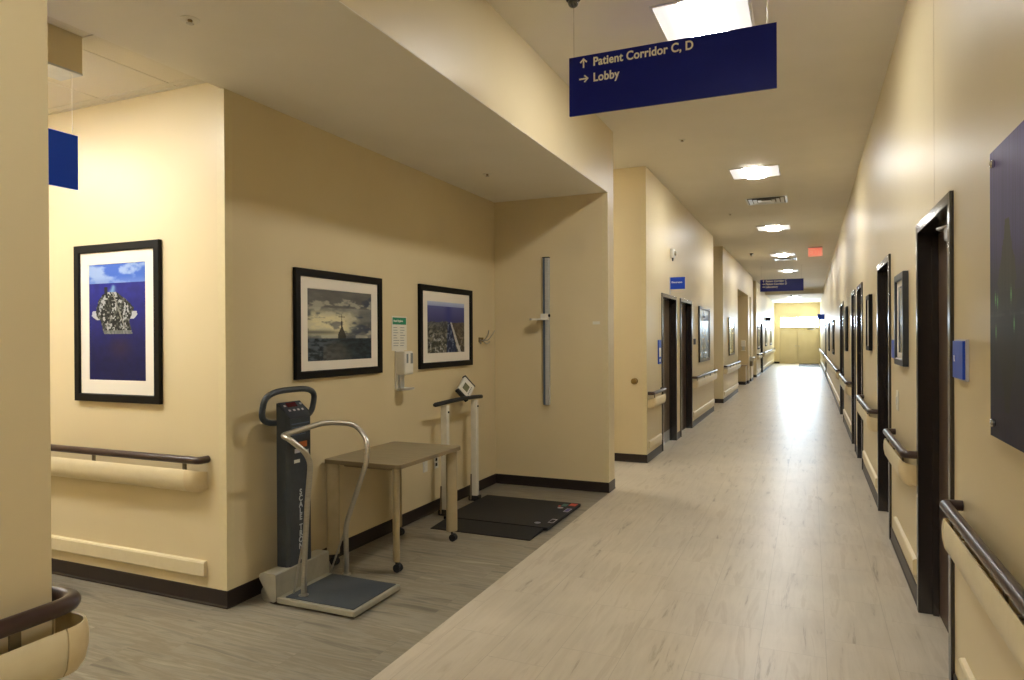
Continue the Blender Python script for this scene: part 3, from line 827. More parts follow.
# acrylic art panel on the right wall
def art_panel(u, v):
    # night view over water: purple sky, dark domed skyline and its reflection, green lights
    c = mix((92, 80, 150), (70, 66, 126), v/.30) if v < .30 else mix((70, 66, 126), (40, 42, 52), sst(.30, .56, v))
    if v > .55: c = mix((40, 42, 46), (30, 31, 62), sst(.66, .92, v))
    nn = fbm(u*30, v*20, 101, 3)
    for cu, hw, top in ((.165, .085, .26), (.50, .11, .34), (.82, .09, .28)):
        e = hw*(.25+.75*sst(top, .50, v)) if v < .58 else hw*(1-.75*sst(.66, .90, v))
        if abs(u-cu) < e*(.7+.55*nn) and top < v < .90:
            c = mix(c, (58, 62, 50) if v < .56 else (30, 33, 32), .85)
    if .50 < v < .62: c = mix(c, (44, 46, 38), .5)
    c = mix(c, (112, 106, 104), .4*math.exp(-((v-.575)/.008)**2)*sst(.3, .6, nn))
    for gx, gv in ((.055, .52), (.075, .53), (.06, .635), (.20, .515), (.225, .61), (.34, .52), (.47, .54), (.6, .52), (.73, .53), (.9, .52)):
        c = mix(c, (130, 215, 130), .9*math.exp(-((u-gx)/.006)**2-((v-gv)/.022)**2))
    st = fbm(u*150, v*2, 111, 2)
    return tuple(q*(.78+.26*st) for q in c)
t = thing('wall_art_panel', 'large purple and green acrylic art panel on the right wall near the camera', 'wall panel', (XR, 2.05, 1.235))
ph = .905; pw = 1.25; px_ = XR-.035
obj('backing', B(px_+.001, px_+.009, 2.645-pw, 2.645, 1.235, 1.235+ph, bev=.001), 'black', t)
print_mesh('print', art_panel, (px_, 2.645, 1.235), (0, -1, 0), (0, 0, 1), pw, ph, 240, 110, t, 'acrylic')
for yy in (2.585, 2.645-pw+.06):
    for zz in (1.28, 1.235+ph-.045):
        bm = NB(); lathe(bm, (XR-.001, yy, zz), [(.010, 0), (.010, .034), (.013, .037), (.013, .043), (.009, .046)], 16, (-1, 0, 0))
        obj('standoff', bm, 'chrome', t, smooth=True)

# ------------------------------------------------------------------ signs
def arrow_pts(kind, s):
    w = s*.085
    up = [(-w, -s/2), (w, -s/2), (w, s*.28-.0*s), (s*.30, s*.02), (s*.42, s*.14), (0, s*.56), (-s*.42, s*.14), (-s*.30, s*.02), (-w, s*.28)]
    if kind == 'up': return up
    return [(b, -a) for a, b in up]
def arrow_bm(kind, s, d=.0008):
    return prism(NB(), arrow_pts(kind, s), -d, d)

def hanging_sign(y, x0, x1, z0, z1, lines, label, size, pitch, first, dual=False):
    t = thing('hanging_sign', label, 'sign', ((x0+x1)/2, y, z0), 'hanging blue signs')
    obj('panel', B(x0, x1, y-.008, y+.008, z0, z1, bev=.0015), 'blue', t)
    for k, (arrow, s) in enumerate(lines):
        zt = z1-first-pitch*k
        bm = text_bm(s, size, bold=size*.019, sx=.87)
        b2 = text_bm(s, size, bold=size*.019, sx=.87); bmesh.ops.translate(b2, verts=b2.verts, vec=(size*.022, size*.006, .0002)); merge(bm, b2)
        place(bm, (x0+.155, y-.0088, zt), (1, 0, 0), (0, 0, 1))
        obj('lettering', bm, 'lettering', t)
        bm = place(arrow_bm(arrow, size*.78), (x0+.095, y-.0088, zt+size*.34), (1, 0, 0), (0, 0, 1))
        obj('arrow', bm, 'lettering', t)
    for xx in (x0+.03, x1-.05):
        bm = NB(); cyl(bm, (xx, y, z1-.002), (xx, y, ZC), .0013, 6); cyl(bm, (xx, y, ZC-.006), (xx, y, ZC), .008, 10)
        obj('wire', bm, 'wire', t)
    return t
hanging_sign(4.11, -1.378, -.161, 2.943, 3.308, [('up', 'Patient Corridor C, D'), ('right', 'Lobby')], 'large blue hanging sign reading Patient Corridor C, D and Lobby', .074, .097, .072)
hanging_sign(22.0, -1.355, -.15, 2.90, 3.26, [('up', 'Patient Corridor C'), ('right', 'Patient Corridor D'), ('right', 'Laboratory')], 'small distant blue hanging sign with three lines, far down the corridor', .083, .086, .078)

# blue sign in the side passage hanging from a box
t = thing('passage_sign', 'bright blue sign hanging on wires at the left edge, in the side passage', 'sign', (-3.31, 1.66, 2.295), 'hanging blue signs')
obj('panel', B(-3.318, -3.302, 1.05, 2.255, 2.295, 2.56, bev=.0015), 'blue2', t)
bm = NB(); bm_w = NB()
for yy in (2.232, 1.10): obj('wire', cyl(NB(), (-3.31, yy, 2.558), (-3.31, yy, 2.86), .0016, 6), 'lettering', t)
bm_w.free()
bm.free()
t = thing('ceiling_box', 'beige box on the passage ceiling holding the blue sign wires', 'bulkhead', (-3.36, 1.7, 2.86))
obj('housing', B(-3.46, -3.295, 1.2, 2.276, 2.872, ZA, bev=.002), 'wall', t)
obj('bottom_trim', B(-3.461, -3.294, 1.2, 2.277, 2.862, 2.873, bev=.002), 'alu', t)

# projecting flag sign on the left
t = thing('flag_sign', 'small blue projecting sign reading Restroom above the grey-brown door', 'sign', (XL, 9.95, 2.236), 'projecting signs')
obj('panel', B(-1.828, -1.622, 9.94, 9.956, 2.238, 2.408, bev=.001), 'plaqueblue', t)
obj('lettering', place(text_bm('Restroom', .036, bold=.0008), (-1.81, 9.9392, 2.325), (1, 0, 0), (0, 0, 1)), 'lettering', t)
obj('bracket', B(XL, -1.826, 9.943, 9.953, 2.17, 2.41), 'alu', t)
# distant flag signs
lone('flag_sign', B(XL+.001, XL+.24, 33.5, 33.52, 2.25, 2.43, bev=.001), 'black', 'tiny dark projecting sign at the far left of the corridor', 'sign', group='projecting signs')
lone('flag_sign', B(XR-.26, XR-.001, 31.0, 31.02, 2.24, 2.46, bev=.001), 'plaqueblue', 'tiny blue projecting sign at the far right of the corridor', 'sign', group='projecting signs')

# plaques
t = thing('room_plaque', 'blue square plaque on the right wall beside the nearest door', 'plaque', (XR, 3.26, 1.38))
obj('backplate', B(XR-.012, XR, 3.155, 3.365, 1.375, 1.54, bev=.002), 'silverlabel', t)
obj('face', B(XR-.022, XR-.012, 3.16, 3.36, 1.382, 1.534, bev=.002), 'plaqueblue', t)
bm = place(text_bm('R', .035, bold=.0008), (XR-.0228, 3.335, 1.45), (0, -1, 0), (0, 0, 1))
obj('lettering', bm, 'lettering', t)
t = thing('room_plaque', 'blue plaque half hidden behind the first picture frame on the right', 'plaque', (XR, 5.61, 1.40))
obj('backplate', B(XR-.012, XR, 5.50, 5.72, 1.39, 1.53, bev=.002), 'silverlabel', t)
obj('face', B(XR-.02, XR-.012, 5.51, 5.71, 1.395, 1.525, bev=.002), 'plaqueblue', t)
t = thing('door_plaque', 'tall blue plaque left of the grey-brown door with a pale insert', 'plaque', (XL, 9.18, 1.2))
obj('face', B(XL, XL+.014, 9.09, 9.265, 1.195, 1.515, bev=.002), 'plaqueblue', t)
obj('insert', B(XL+.013, XL+.0155, 9.115, 9.24, 1.29, 1.41), 'paper', t)
obj('lettering', place(text_bm('D 102', .04, bold=.0008), (XL+.0148, 9.11, 1.45), (0, 1, 0), (0, 0, 1)), 'lettering', t) if False else obj('pictogram', B(XL+.013, XL+.0152, 9.14, 9.21, 1.225, 1.262), 'lettering', t)
lone('door_plaque', B(XL, XL+.012, 12.14, 12.34, 1.42, 1.52, bev=.002), 'black', 'small dark plaque beside the nearly black left door', 'plaque')

# switch plate under the first right picture
t = thing('switch_plate', 'tall ivory switch plate below the first picture on the right wall', 'switch', (XR, 5.5, 1.06))
obj('plate', B(XR-.006, XR, 5.46, 5.56, 1.03, 1.17, bev=.002), 'paper', t); obj('toggle', B(XR-.012, XR-.006, 5.49, 5.53, 1.07, 1.13, bev=.002), 'white', t)
# strobe
t = thing('alarm_strobe', 'small white alarm strobe high on the left wall above the flag sign', 'alarm', (XL, 10.07, 2.7))
obj('housing', B(XL, XL+.05, 9.99, 10.14, 2.70, 2.83, bev=.01), 'white', t, smooth=True)
obj('lens', B(XL+.045, XL+.075, 10.03, 10.10, 2.73, 2.80, bev=.012), 'chrome', t, smooth=True)
bm = NB(); lathe(bm, (XL+.03, 10.05, 2.70), [(.012, 0), (.012, .03), (.006, .05)], 10); obj('sensor', bm, 'black', t, smooth=True)
# wall-mounted door stop on the side corridor face, and a screwed plate by the rod
bm = NB(); lathe(bm, (-1.985, YD, 1.01), [(.038, 0), (.038, .006), (.022, .012), (.022, .05), (.036, .058), (.036, .072), (.02, .08)], 20, (0, -1, 0))
lone('door_stop', bm, 'brass', 'round brass wall stop on the tan face beyond the alcove', 'door stop', smooth=True)
lone('blank_plate', B(-2.0, -1.925, YB-.004, YB, 1.685, 1.715, bev=.001), 'paper', 'tiny ivory blank plate right of the height rod', 'plate')

# ------------------------------------------------------------------ ceiling fixtures
def troffer(loc, label):
    x, y, z = loc
    t = thing('ceiling_light', label, 'ceiling light', loc, 'square troffer lights')
    s = .30
    bm = NB()
    for a, b, c, d in ((-s-.0, s, -s, -s+.018), (-s, s, s-.018, s), (-s, -s+.018, -s+.018, s-.018), (s-.018, s, -s+.018, s-.018)):
        box(bm, x+a, x+b, y+c, y+d, z-.010, z)
    obj('frame', bm, 'white', t)
    # curved side reflectors running along the corridor
    for sg in (-1, 1):
        bm = NB(); n = 6; R_ = []
        for k in range(n+1):
            f = k/n; xx = x+sg*(s-.018-(s-.018-.125)*f); zz = z-.004-.0*f-.006*math.sin(f*PI)
            R_.append((xx, zz))
        for (xa, za), (xb, zb) in zip(R_, R_[1:]):
            v = [bm.verts.new(p) for p in ((xa, y-s+.018, za), (xb, y-s+.018, zb), (xb, y+s-.018, zb), (xa, y+s-.018, za))]
            bm.faces.new(v)
        obj('side_reflector', bm, 'lampwing', t)
    bm = NB(); n = 8
    pr = []
    for k in range(n+1):
        a = PI*k/n; pr.append((x-.125*math.cos(a), z-.005-.022*math.sin(a)))
    A = [bm.verts.new((a, y-s+.018, b)) for a, b in pr]; Bq = [bm.verts.new((a, y+s-.018, b)) for a, b in pr]
    for k in range(n): bm.faces.new([A[k], A[k+1], Bq[k+1], Bq[k]])
    bm.faces.new(A); bm.faces.new(Bq)
    obj('diffuser', bm, 'lamp', t, smooth=True)
    return t
L0 = troffer((-.63, 4.66, ZC-.001), 'ceiling light nearest the camera, behind the large hanging sign')
for y, lb in ((-.1, 'ceiling light behind the camera position'), (9.30, 'second ceiling light down the corridor, before the square vent'), (14.2, 'third ceiling light down the corridor, past the first vent'),
              (19.0, 'fourth ceiling light, just in front of the second vent'), (23.75, 'fifth ceiling light, just above the distant sign'), (28.5, 'sixth ceiling light, hidden behind the distant sign')):
    dup(L0, None, (-.63, y, ZC-.001), lb)
dup(L0, None, (-.63, 35.6, ZDROP-.001), 'nearer ceiling light in the low end ceiling')
dup(L0, None, (-.63, -4.4, ZC-.001), 'added unseen ceiling light farthest behind the camera position, filling the alcove')  # extra lamp out of view, added to lift the light in the alcove
dup(L0, None, (-3.85, 1.88, ZA-.005), 'ceiling light of the left side passage')
dup(L0, None, (-3.6, 7.65, ZC-.001), 'ceiling light of the side corridor past the alcove')
dup(L0, None, (-5.6, 1.9, ZA-.005), 'ceiling light deeper in the left side passage')

def vent(loc, label):
    x, y, z = loc; s = .30
    t = thing('ceiling_vent', label, 'vent', loc, 'square air diffusers')
    bm = NB()
    def ring(o_, i_, z0, z1):
        A = [bm.verts.new((x+a*o_, y+b*o_, z0)) for a, b in ((-1, -1), (1, -1), (1, 1), (-1, 1))]
        Bq = [bm.verts.new((x+a*i_, y+b*i_, z1)) for a, b in ((-1, -1), (1, -1), (1, 1), (-1, 1))]
        for k in range(4): bm.faces.new([A[k], A[(k+1) % 4], Bq[(k+1) % 4], Bq[k]])
    ring(s, s-.03, z-.004, z-.006)
    obj('frame', bm, 'ventmetal', t)
    for o_ in (.255, .19, .125):
        bm = NB(); ring(o_, o_-.052, z-.014, z-.002); obj('louver', bm, 'ventmetal', t)
    obj('core', B(x-.07, x+.07, y-.07, y+.07, z-.020, z-.012, bev=.003), 'ventmetal', t)
    obj('backing', B(x-.27, x+.27, y-.27, y+.27, z-.0009, z-.0002), 'ventdark', t)
    return t
V0 = vent((-.6, 11.33, ZC), 'square ceiling air vent between the second and third lights')
dup(V0, None, (-.6, 20.15, ZC), 'smaller-looking ceiling vent just behind the fourth light')

def sprinkler(loc, label):
    x, y, z = loc
    t = thing('sprinkler_head', label, 'sprinkler', loc, 'sprinkler heads')
    bm = NB(); lathe(bm, (x, y, z), [(.042, 0), (.042, .003), (.030, .007), (.014, .004), (.014, .001)], 20); obj('escutcheon', bm, 'white', t, smooth=True)
    bm = NB(); lathe(bm, (x, y, z-.002), [(.010, 0), (.010, .006), (.004, .008), (.004, .018)], 12)
    for s in (-1, 1): tube(bm, [(x+s*.009, y, z-.006), (x+s*.012, y, z-.013), (x+s*.002, y, z-.019)], .002, 6)
    obj('body', bm, 'brass', t, smooth=True)
    bm = NB(); lathe(bm, (x, y, z-.019), [(.018, 0), (.016, .002), (.003, .004)], 12); obj('deflector', bm, 'steel', t, smooth=True)
    return t
s0 = sprinkler((-2.56, 2.27, ZS), 'sprinkler head in the low alcove ceiling nearest the camera')
dup(s0, None, (-2.60, 5.47, ZS), 'sprinkler head in the alcove ceiling near the back corner')
dup(s0, None, (-1.24, 7.46, ZC), 'sprinkler head in the corridor ceiling before the second light')
dup(s0, None, (-1.24, 12.31, ZC), 'sprinkler head in the corridor ceiling left of the first vent')

def dome(loc, label):
    x, y, z = loc
    t = thing('ceiling_camera', label, 'security camera', loc, 'dome cameras')
    bm = NB(); lathe(bm, (x, y, z), [(.045, 0), (.045, .014), (.040, .02), (.034, .02)], 24); obj('base', bm, 'black', t, smooth=True)
    bm = NB(); lathe(bm, (x, y, z-.019), [(.034, 0)]+[(.034*math.cos(a), .010+.034*math.sin(a)) for a in [PI/2*k/8 for k in range(9)]], 24); obj('dome', bm, 'smoke', t, smooth=True)
    return t
d0 = dome((-1.335, 4.06, ZC), 'black dome camera on the ceiling above the large blue sign')
dup(d0, None, (-1.34, 18.41, ZC), 'small black dome camera on the ceiling far down the corridor')
dup(d0, None, (-.75, 34.2, ZDROP+.002), 'tiny dark dome camera on the low end ceiling')

# exit sign
t = thing('exit_sign', 'red glowing EXIT sign hanging from the corridor ceiling', 'exit sign', (.13, 17.7, 3.45))
obj('mount', B(-.02, .29, 17.66, 17.74, ZC-.03, ZC, bev=.003), 'alu', t)
obj('panel', B(-.015, .285, 17.694, 17.706, 3.44, ZC-.03, bev=.001), 'exitplate', t)
obj('lettering', place(text_bm('EXIT', .185, bold=.003, align='CENTER', sx=.72), (.135, 17.6932, 3.468), (1, 0, 0), (0, 0, 1)), 'exit', t)

# ------------------------------------------------------------------ stadiometer
t = thing('stadiometer', 'tall wall-mounted height measuring rod on the alcove end wall', 'height rod', (-2.485, YB, .86))
obj('rail', B(-2.495, -2.455, YB-.045, YB, .86, 2.38, bev=.003), 'alu', t)
obj('scale_strip', B(-2.522, -2.496, YB-.035, YB, .86, 2.375, bev=.001), 'slate', t)
obj('cap', B(-2.523, -2.454, YB-.046, YB, 2.375, 2.385, bev=.001), 'black', t)
bm = NB(); 
for k in range(60): box(bm, -2.523, -2.5225+.0005, YB-.034, YB-.034+(.02 if k % 5 else .03), .9+k*.0245, .9+k*.0245+.0025)
obj('graduations', bm, 'greytext', t)
hd = obj('head_slide', B(-2.535, -2.452, YB-.075, YB-.045, 1.735, 1.80, bev=.004), 'white', t)
obj('head_paddle', prism(NB(), [(-2.535, YB-.06), (-2.535, YB-.05), (-2.60, YB-.048), (-2.635, YB-.075), (-2.64, YB-.11), (-2.60, YB-.15), (-2.50, YB-.14), (-2.46, YB-.08), (-2.47, YB-.06)], 1.735, 1.752), 'white', hd)
bm = NB(); lathe(bm, (-2.452, YB-.06, 1.78), [(.012, 0), (.016, .004), (.016, .014), (.01, .018)], 14, (1, 0, 0)); obj('knob', bm, 'black', hd, smooth=True)

# coat hook
t = thing('coat_hook', 'small double wire coat hook on the alcove wall by the corner', 'coat hook', (XB, 6.32, 1.47))
bm = B(XB, XB+.008, 6.26, 6.36, 1.51, 1.56, bev=.003); obj('plate', bm, 'brass', t)
for dy, sgn in ((6.27, -1), (6.35, 1)):
    bm = NB(); tube(bm, fillet([(XB+.006, dy, 1.535), (XB+.05, dy+.02, 1.525), (XB+.085, dy+.05+sgn*.01, 1.585), (XB+.08, dy+.10+sgn*.03, 1.63)], .03), .0055, 8)
    obj('hook', bm, 'steel', t, smooth=True)
    bm = NB(); tube(bm, fillet([(XB+.006, dy, 1.525), (XB+.04, dy+sgn*.03, 1.49), (XB+.055, dy+sgn*.06, 1.515)], .02), .0055, 8)
    obj('hook', bm, 'steel', t, smooth=True)

# notice + sanitizer
t = thing('notice', 'white hand hygiene notice with green header above the dispenser', 'notice', (XB, 4.79, 1.46))
obj('sheet', B(XB, XB+.004, 4.68, 4.90, 1.455, 1.735), 'paper', t)
obj('header', B(XB+.004, XB+.0047, 4.69, 4.89, 1.668, 1.725), 'green', t)
bm = NB(); random.seed(3)
for k in range(8):
    z = 1.645-k*.021
    for a, b in ((4.70, 4.70+random.uniform(.045, .085)), (4.80, 4.80+random.uniform(.045, .08))): box(bm, XB+.004, XB+.0046, a, b, z-.0045, z)
obj('print', bm, 'inkgrey', t)
obj('lettering', place(text_bm('Hand Hygiene', .024, bold=.0004), (XB+.0052, 4.70, 1.690), (0, 1, 0), (0, 0, 1)), 'lettering', t)
t = thing('sanitizer_dispenser', 'white hand sanitizer dispenser on the alcove wall between the two pictures', 'dispenser', (XB, 4.780, 1.115))
obj('back_plate', B(XB, XB+.016, 4.720, 4.840, 1.145, 1.455, bev=.004), 'white', t)
obj('body', B(XB+.016, XB+.105, 4.715, 4.845, 1.260, 1.450, bev=.014, seg=3), 'white', t, smooth=True)
obj('label_panel', B(XB+.104, XB+.1065, 4.735, 4.760, 1.355, 1.430), 'inkgrey', t)
obj('label_panel', B(XB+.104, XB+.1065, 4.795, 4.830, 1.350, 1.435), 'inkgrey', t)
obj('stem', B(XB+.014, XB+.04, 4.745, 4.805, 1.135, 1.265, bev=.004), 'alu', t)
bm = NB(); lathe(bm, (XB+.075, 4.780, 1.133), [(.02, 0), (.062, -.006), (.068, -.020), (.060, -.018), (.02, -.010)], 20); 
box(bm, XB+.0, XB+.03, 4.750, 4.810, 1.127, 1.145)
obj('drip_tray', bm, 'white', t, smooth=True)

# outlets under the table
for yy, lb in ((5.19, 'ivory wall outlet behind the table, nearer one'), (5.38, 'white wall outlet behind the table, by the wheelchair scale post')):
    t = thing('wall_outlet', lb, 'outlet', (XB, yy, .38))
    obj('plate', B(XB, XB+.006, yy-.037, yy+.037, .385, .50, bev=.002), 'white', t)
    bm = NB()
    for zz in (.42, .465): box(bm, XB+.005, XB+.008, yy-.017, yy+.017, zz-.014, zz+.014, bev=.002)
    obj('socket', bm, 'black' if yy > 5.3 else 'paper', t)

# ------------------------------------------------------------------ table
TX0, TX1, TY0, TY1, TZ = -3.06, -2.445, 3.79, 4.665, .73
t = thing('side_table', 'small tan laminate table on casters against the alcove wall', 'table', ((TX0+TX1)/2, (TY0+TY1)/2, 0))
bm = NB(); r = .03
cs = []
for cx_, cy_, a0 in ((TX1-r, TY1-r, 0), (TX0+r, TY1-r, 90), (TX0+r, TY0+r, 180), (TX1-r, TY0+r, 270)):
    for k in range(5):
        a = math.radians(a0+22.5*k); cs.append((cx_+r*math.cos(a), cy_+r*math.sin(a)))
prism(bm, cs, TZ-.004, TZ); obj('tabletop', bm, 'tabletop', t)
bm = NB(); prism(bm, cs, TZ-.028, TZ-.004); obj('edge_band', bm, 'tableedge', t)
cxm, cym = (TX0+TX1)/2, (TY0+TY1)/2
obj('apron', B(TX0+.10, TX1-.10, TY0+.10, TY1-.10, TZ-.06, TZ-.028, bev=.004), 'tableedge', t)
for ax, ay in ((TX1-.085, TY0+.09), (TX1-.075, TY1-.030), (TX0+.05, TY0+.045), (TX0+.085, TY1-.06)):
    d = Vector((1 if ax > cxm else -1, 1 if ay > cym else -1, 0)).normalized(); e = Vector((-d.y, d.x, 0))
    bm = NB(); secs = []
    for z, k in ((TZ-.028, 1.0), (.085, 1.0), (.075, .9)):
        ring = []
        for i in range(16):
            a = 2*PI*i/16; u_ = math.copysign(abs(math.cos(a))**.6, math.cos(a)); v_ = math.copysign(abs(math.sin(a))**.8, math.sin(a))
            ring.append(bm.verts.new(Vector((ax, ay, z))+d*(.044*u_*k)+e*(.020*v_*k)))
        secs.append(ring)
    for A, Bq in zip(secs, secs[1:]):
        for i in range(16): bm.faces.new([A[i], A[(i+1) % 16], Bq[(i+1) % 16], Bq[i]])
    bm.faces.new(secs[0]); bm.faces.new(secs[-1])
    lg = obj('leg', bm, 'tableleg', t, smooth=True)
    bm = NB()
    cyl(bm, (ax, ay, .08), (ax, ay, .05), .008, 10)
    for s in (-1, 1): 
        c0 = Vector((ax+.012, ay+s*.004, .028)); cyl(bm, c0, c0+Vector((0, s*.016, 0)), .0275, 20)
    box(bm, ax-.004, ax+.03, ay-.014, ay+.014, .03, .058, bev=.006)
    obj('caster', bm, 'blackrub', lg, smooth=True)

# ------------------------------------------------------------------ standing column scale
t = thing('standing_scale', 'silver and navy standing weight scale with steel grab bar, left of the table', 'scale', (-2.65, 3.35, 0))
PX0, PX1, PY0, PY1 = -2.86, -2.31, 3.12, 3.585
pl = obj('platform', B(PX0, PX1, PY0, PY1, .012, .046, bev=.006), 'putty', t)
obj('tread_pad', B(PX0+.05, PX1-.018, PY0+.018, PY1-.018, .046, .052, bev=.003), 'padmat', pl)
bm = NB()
for a in (PX0+.05, PX1-.05):
    for b in (PY0+.05, PY1-.05): cyl(bm, (a, b, 0), (a, b, .014), .018, 12)
obj('foot', bm, 'blackrub', pl)
# rear housing: sloped underside, flat top
bm = NB(); prof = [(-2.86, .03), (-2.862, .175), (-2.868, .181), (-2.965, .178), (-2.985, .165), (-2.985, .14), (-2.91, .03), (-2.88, .012)]
A = [bm.verts.new((a, PY0-.005, b)) for a, b in prof]; Bq = [bm.verts.new((a, PY1+.015, b)) for a, b in prof]
n = len(prof)
for i in range(n): bm.faces.new([A[i], A[(i+1) % n], Bq[(i+1) % n], Bq[i]])
bm.faces.new(A); bm.faces.new(Bq)
hs = obj('housing', bm, 'putty', t)
for yy in (PY0+.03, PY1-.03):
    bm = NB(); cyl(bm, (-2.94, yy-.016, .05), (-2.94, yy+.016, .05), .05, 24); obj('wheel', bm, 'steel', hs, smooth=True)
# column: boxy with bevelled front corners
CY0, CY1, CXF, CXB = 3.236, 3.45, -2.868, -2.962
def colsec(z, s=1): return [(CXB, CY0+.004), (CXF-.02, CY0), (CXF, CY0+.016), (CXF, CY1-.016), (CXF-.02, CY1), (CXB, CY1-.004)]
bm = NB(); A = [bm.verts.new((a, b, .178)) for a, b in colsec(0)]
tops = [1.165, 1.105, 1.068, 1.068, 1.105, 1.165]
Bq = [bm.verts.new((a, b, tz)) for (a, b), tz in zip(colsec(0), tops)]
for i in range(6): bm.faces.new([A[i], A[(i+1) % 6], Bq[(i+1) % 6], Bq[i]])
bm.faces.new(A); bmesh.ops.triangulate(bm, faces=[bm.faces.new(Bq)])
colm = obj('column', bm, 'navy', t)
# control panel lying on the slope
sl = Vector((CXF-CXB, 0, -.1)); 
pu = Vector((CXB-(CXF), 0, .1)).normalized()
po = Vector((CXF-.002, CY0+.012, 1.0705))
cp = place(B(0, CY1-CY0-.024, 0, .128, .002, .007, bev=.002), po, (0, 1, 0), pu); obj('control_panel', cp, 'panelink', colm)
obj('red_display', place(B(.05, .135, .085, .118, .007, .0085), po, (0, 1, 0), pu), 'led', colm)
for bx_, by_ in ((.02, .09), (.165, .095), (.035, .052), (.075, .052), (.112, .052), (.148, .052)):
    obj('button', place(B(bx_, bx_+.018, by_, by_+.014, .007, .010, bev=.002), po, (0, 1, 0), pu), 'silverlabel', colm)
bm = NB()
for k in range(4): box(bm, CXF, CXF+.0012, CY0+.03, CY1-.03-.03*(k % 2), 1.035-k*.022, 1.041-k*.022)
obj('instructions', bm, 'slate', colm)
bm = B(CXF, CXF+.0015, CY0+.055, CY0+.14, .86, .885); obj('label', bm, 'silverlabel', colm)
obj('label', B(CXF, CXF+.0015, CY0+.09, CY0+.165, .89, .925), 'orange', colm, label='orange warning label')
obj('label', B(CXF, CXF+.0015, CY0+.05, CY0+.10, .80, .82), 'paper', colm)
obj('label', B(CXF, CXF+.0015, CY0+.15, CY0+.18, .835, .87), 'silverlabel', colm)
# stacked lettering
s = 'SCALE-TRONIX'; bm = NB(); zz = .635
for ch in s:
    if ch == '-': zz -= .022; continue
    lb = text_bm(ch, .049, bold=.0012, align='CENTER', sx=.95)
    place(lb, (CXF+.0010, 3.342, zz-.034), (0, 1, 0), (0, 0, 1)); merge(bm, lb); zz -= .0385
obj('lettering', bm, 'greytext', colm)
# loop handle behind the display
hx = -2.955; hp = []
for k in range(48):
    a = 2*PI*k/48; cy_, cz_ = 3.345, 1.143
    u_ = math.copysign(abs(math.cos(a))**.62, math.cos(a)); v_ = math.copysign(abs(math.sin(a))**.62, math.sin(a))
    hp.append((hx+.02*v_, cy_+.226*u_, cz_+.100*v_))
obj('loop_handle', tube(NB(), hp, .0185, 12, closed=True), 'navy', t, smooth=True)
# steel grab bar
A0 = (-2.728, 3.20, .05); B0 = (-2.723, 3.60, .05)
pts = [A0, (-2.718, 3.198, .28), (-2.685, 3.185, .60), (-2.625, 3.15, .88), (-2.72, 3.07, .99), (-2.78, 3.085, 1.0),
       (-2.78, 3.47, 1.035), (-2.70, 3.68, 1.0), (-2.58, 3.64, .90), (-2.57, 3.61, .78), (-2.728, 3.60, .36), B0]
obj('grab_bar', tube(NB(), fillet(pts, [.05, .06, .1, .09, .05, .04, .1, .1, .08, .05, .06, .05], 6), .0162, 14), 'steel', t, smooth=True)
for (bx_, by_, _), q in ((A0, (-2.73, 3.19, .42)), (B0, (-2.72, 3.597, .42))):
    bm = NB(); cyl(bm, (bx_, by_, .046), (bx_, by_, .054), .03, 16); obj('foot_plate', bm, 'steel', t)
    bm = NB(); tube(bm, [(bx_-(.075 if by_ < 3.4 else .125), by_-.0, .05), (bx_-.01, by_, .33)], .006, 8); obj('brace', bm, 'steel', t, smooth=True)

# ------------------------------------------------------------------ wheelchair scale
t = thing('wheelchair_scale', 'low black wheelchair scale platform with two white posts and tilted display', 'scale', (-2.4, 5.5, 0))
def wedge(y0, y1, x0, x1, z0, z1):
    bm = NB(); v = [bm.verts.new(p) for p in ((x0, y0, .002), (x1, y0, .002), (x1, y1, .002), (x0, y1, .002), (x0, y0, z0), (x1, y0, z0), (x1, y1, z1), (x0, y1, z1))]
    for f in [(0, 3, 2, 1), (4, 5, 6, 7), (0, 1, 5, 4), (1, 2, 6, 5), (2, 3, 7, 6), (3, 0, 4, 7)]: bm.faces.new([v[i] for i in f])
    return bm
obj('ramp', wedge(4.86, 5.145, -2.84, -1.965, .006, .026), 'rampmat', t)
deck = obj('deck', B(-2.88, -1.93, 5.15, 6.02, .004, .030, bev=.004), 'darkmat', t)
for x_, y_, z_ in ((-2.06, 5.26, .0305), (-2.05, 5.80, .0305)):
    bm = NB(); lathe(bm, (x_, y_, z_), [(.026, 0), (.026, -.0015), (.020, -.0015), (.020, .0)], 20); obj('level_ring', bm, 'silverlabel', deck)
obj('label', B(-2.01, -1.945, 5.90, 5.99, .030, .031), 'redlabel', deck, label='red warning label')
obj('label', B(-2.09, -2.07, 5.84, 5.88, .030, .031), 'redlabel', deck)
obj('label', B(-2.07, -2.02, 5.86, 5.95, .030, .031), 'teal', deck)
obj('label', B(-1.985, -1.94, 5.68, 5.80, .030, .031), 'silverlabel', deck); obj('label', B(-1.98, -1.945, 5.69, 5.79, .031, .0314), 'violet', deck)
obj('label', B(-1.985, -1.94, 5.30, 5.42, .030, .031), 'silverlabel', deck); obj('label', B(-1.98, -1.945, 5.31, 5.40, .031, .0314), 'black', deck)
for yy in (5.285, 5.865):
    po_ = obj('post', B(-2.965, -2.905, yy-.026, yy+.026, .05, .965, bev=.005), 'postwhite', t)
    obj('foot', B(-2.99, -2.885, yy-.035, yy+.035, .003, .055, bev=.006), 'blackrub', po_)
    bm = NB(); lathe(bm, (-2.905, yy+.004, .905), [(.009, 0), (.009, .006), (.005, .010)], 12, (1, 0, 0)); obj('bolt', bm, 'black', po_, smooth=True)
    obj('bracket', prism(NB(), [(yy-.055, .02), (yy-.022, .02), (yy-.022, .26), (yy-.036, .26)], -2.965, -2.955, 'x'), 'bracket', po_)
rl = []
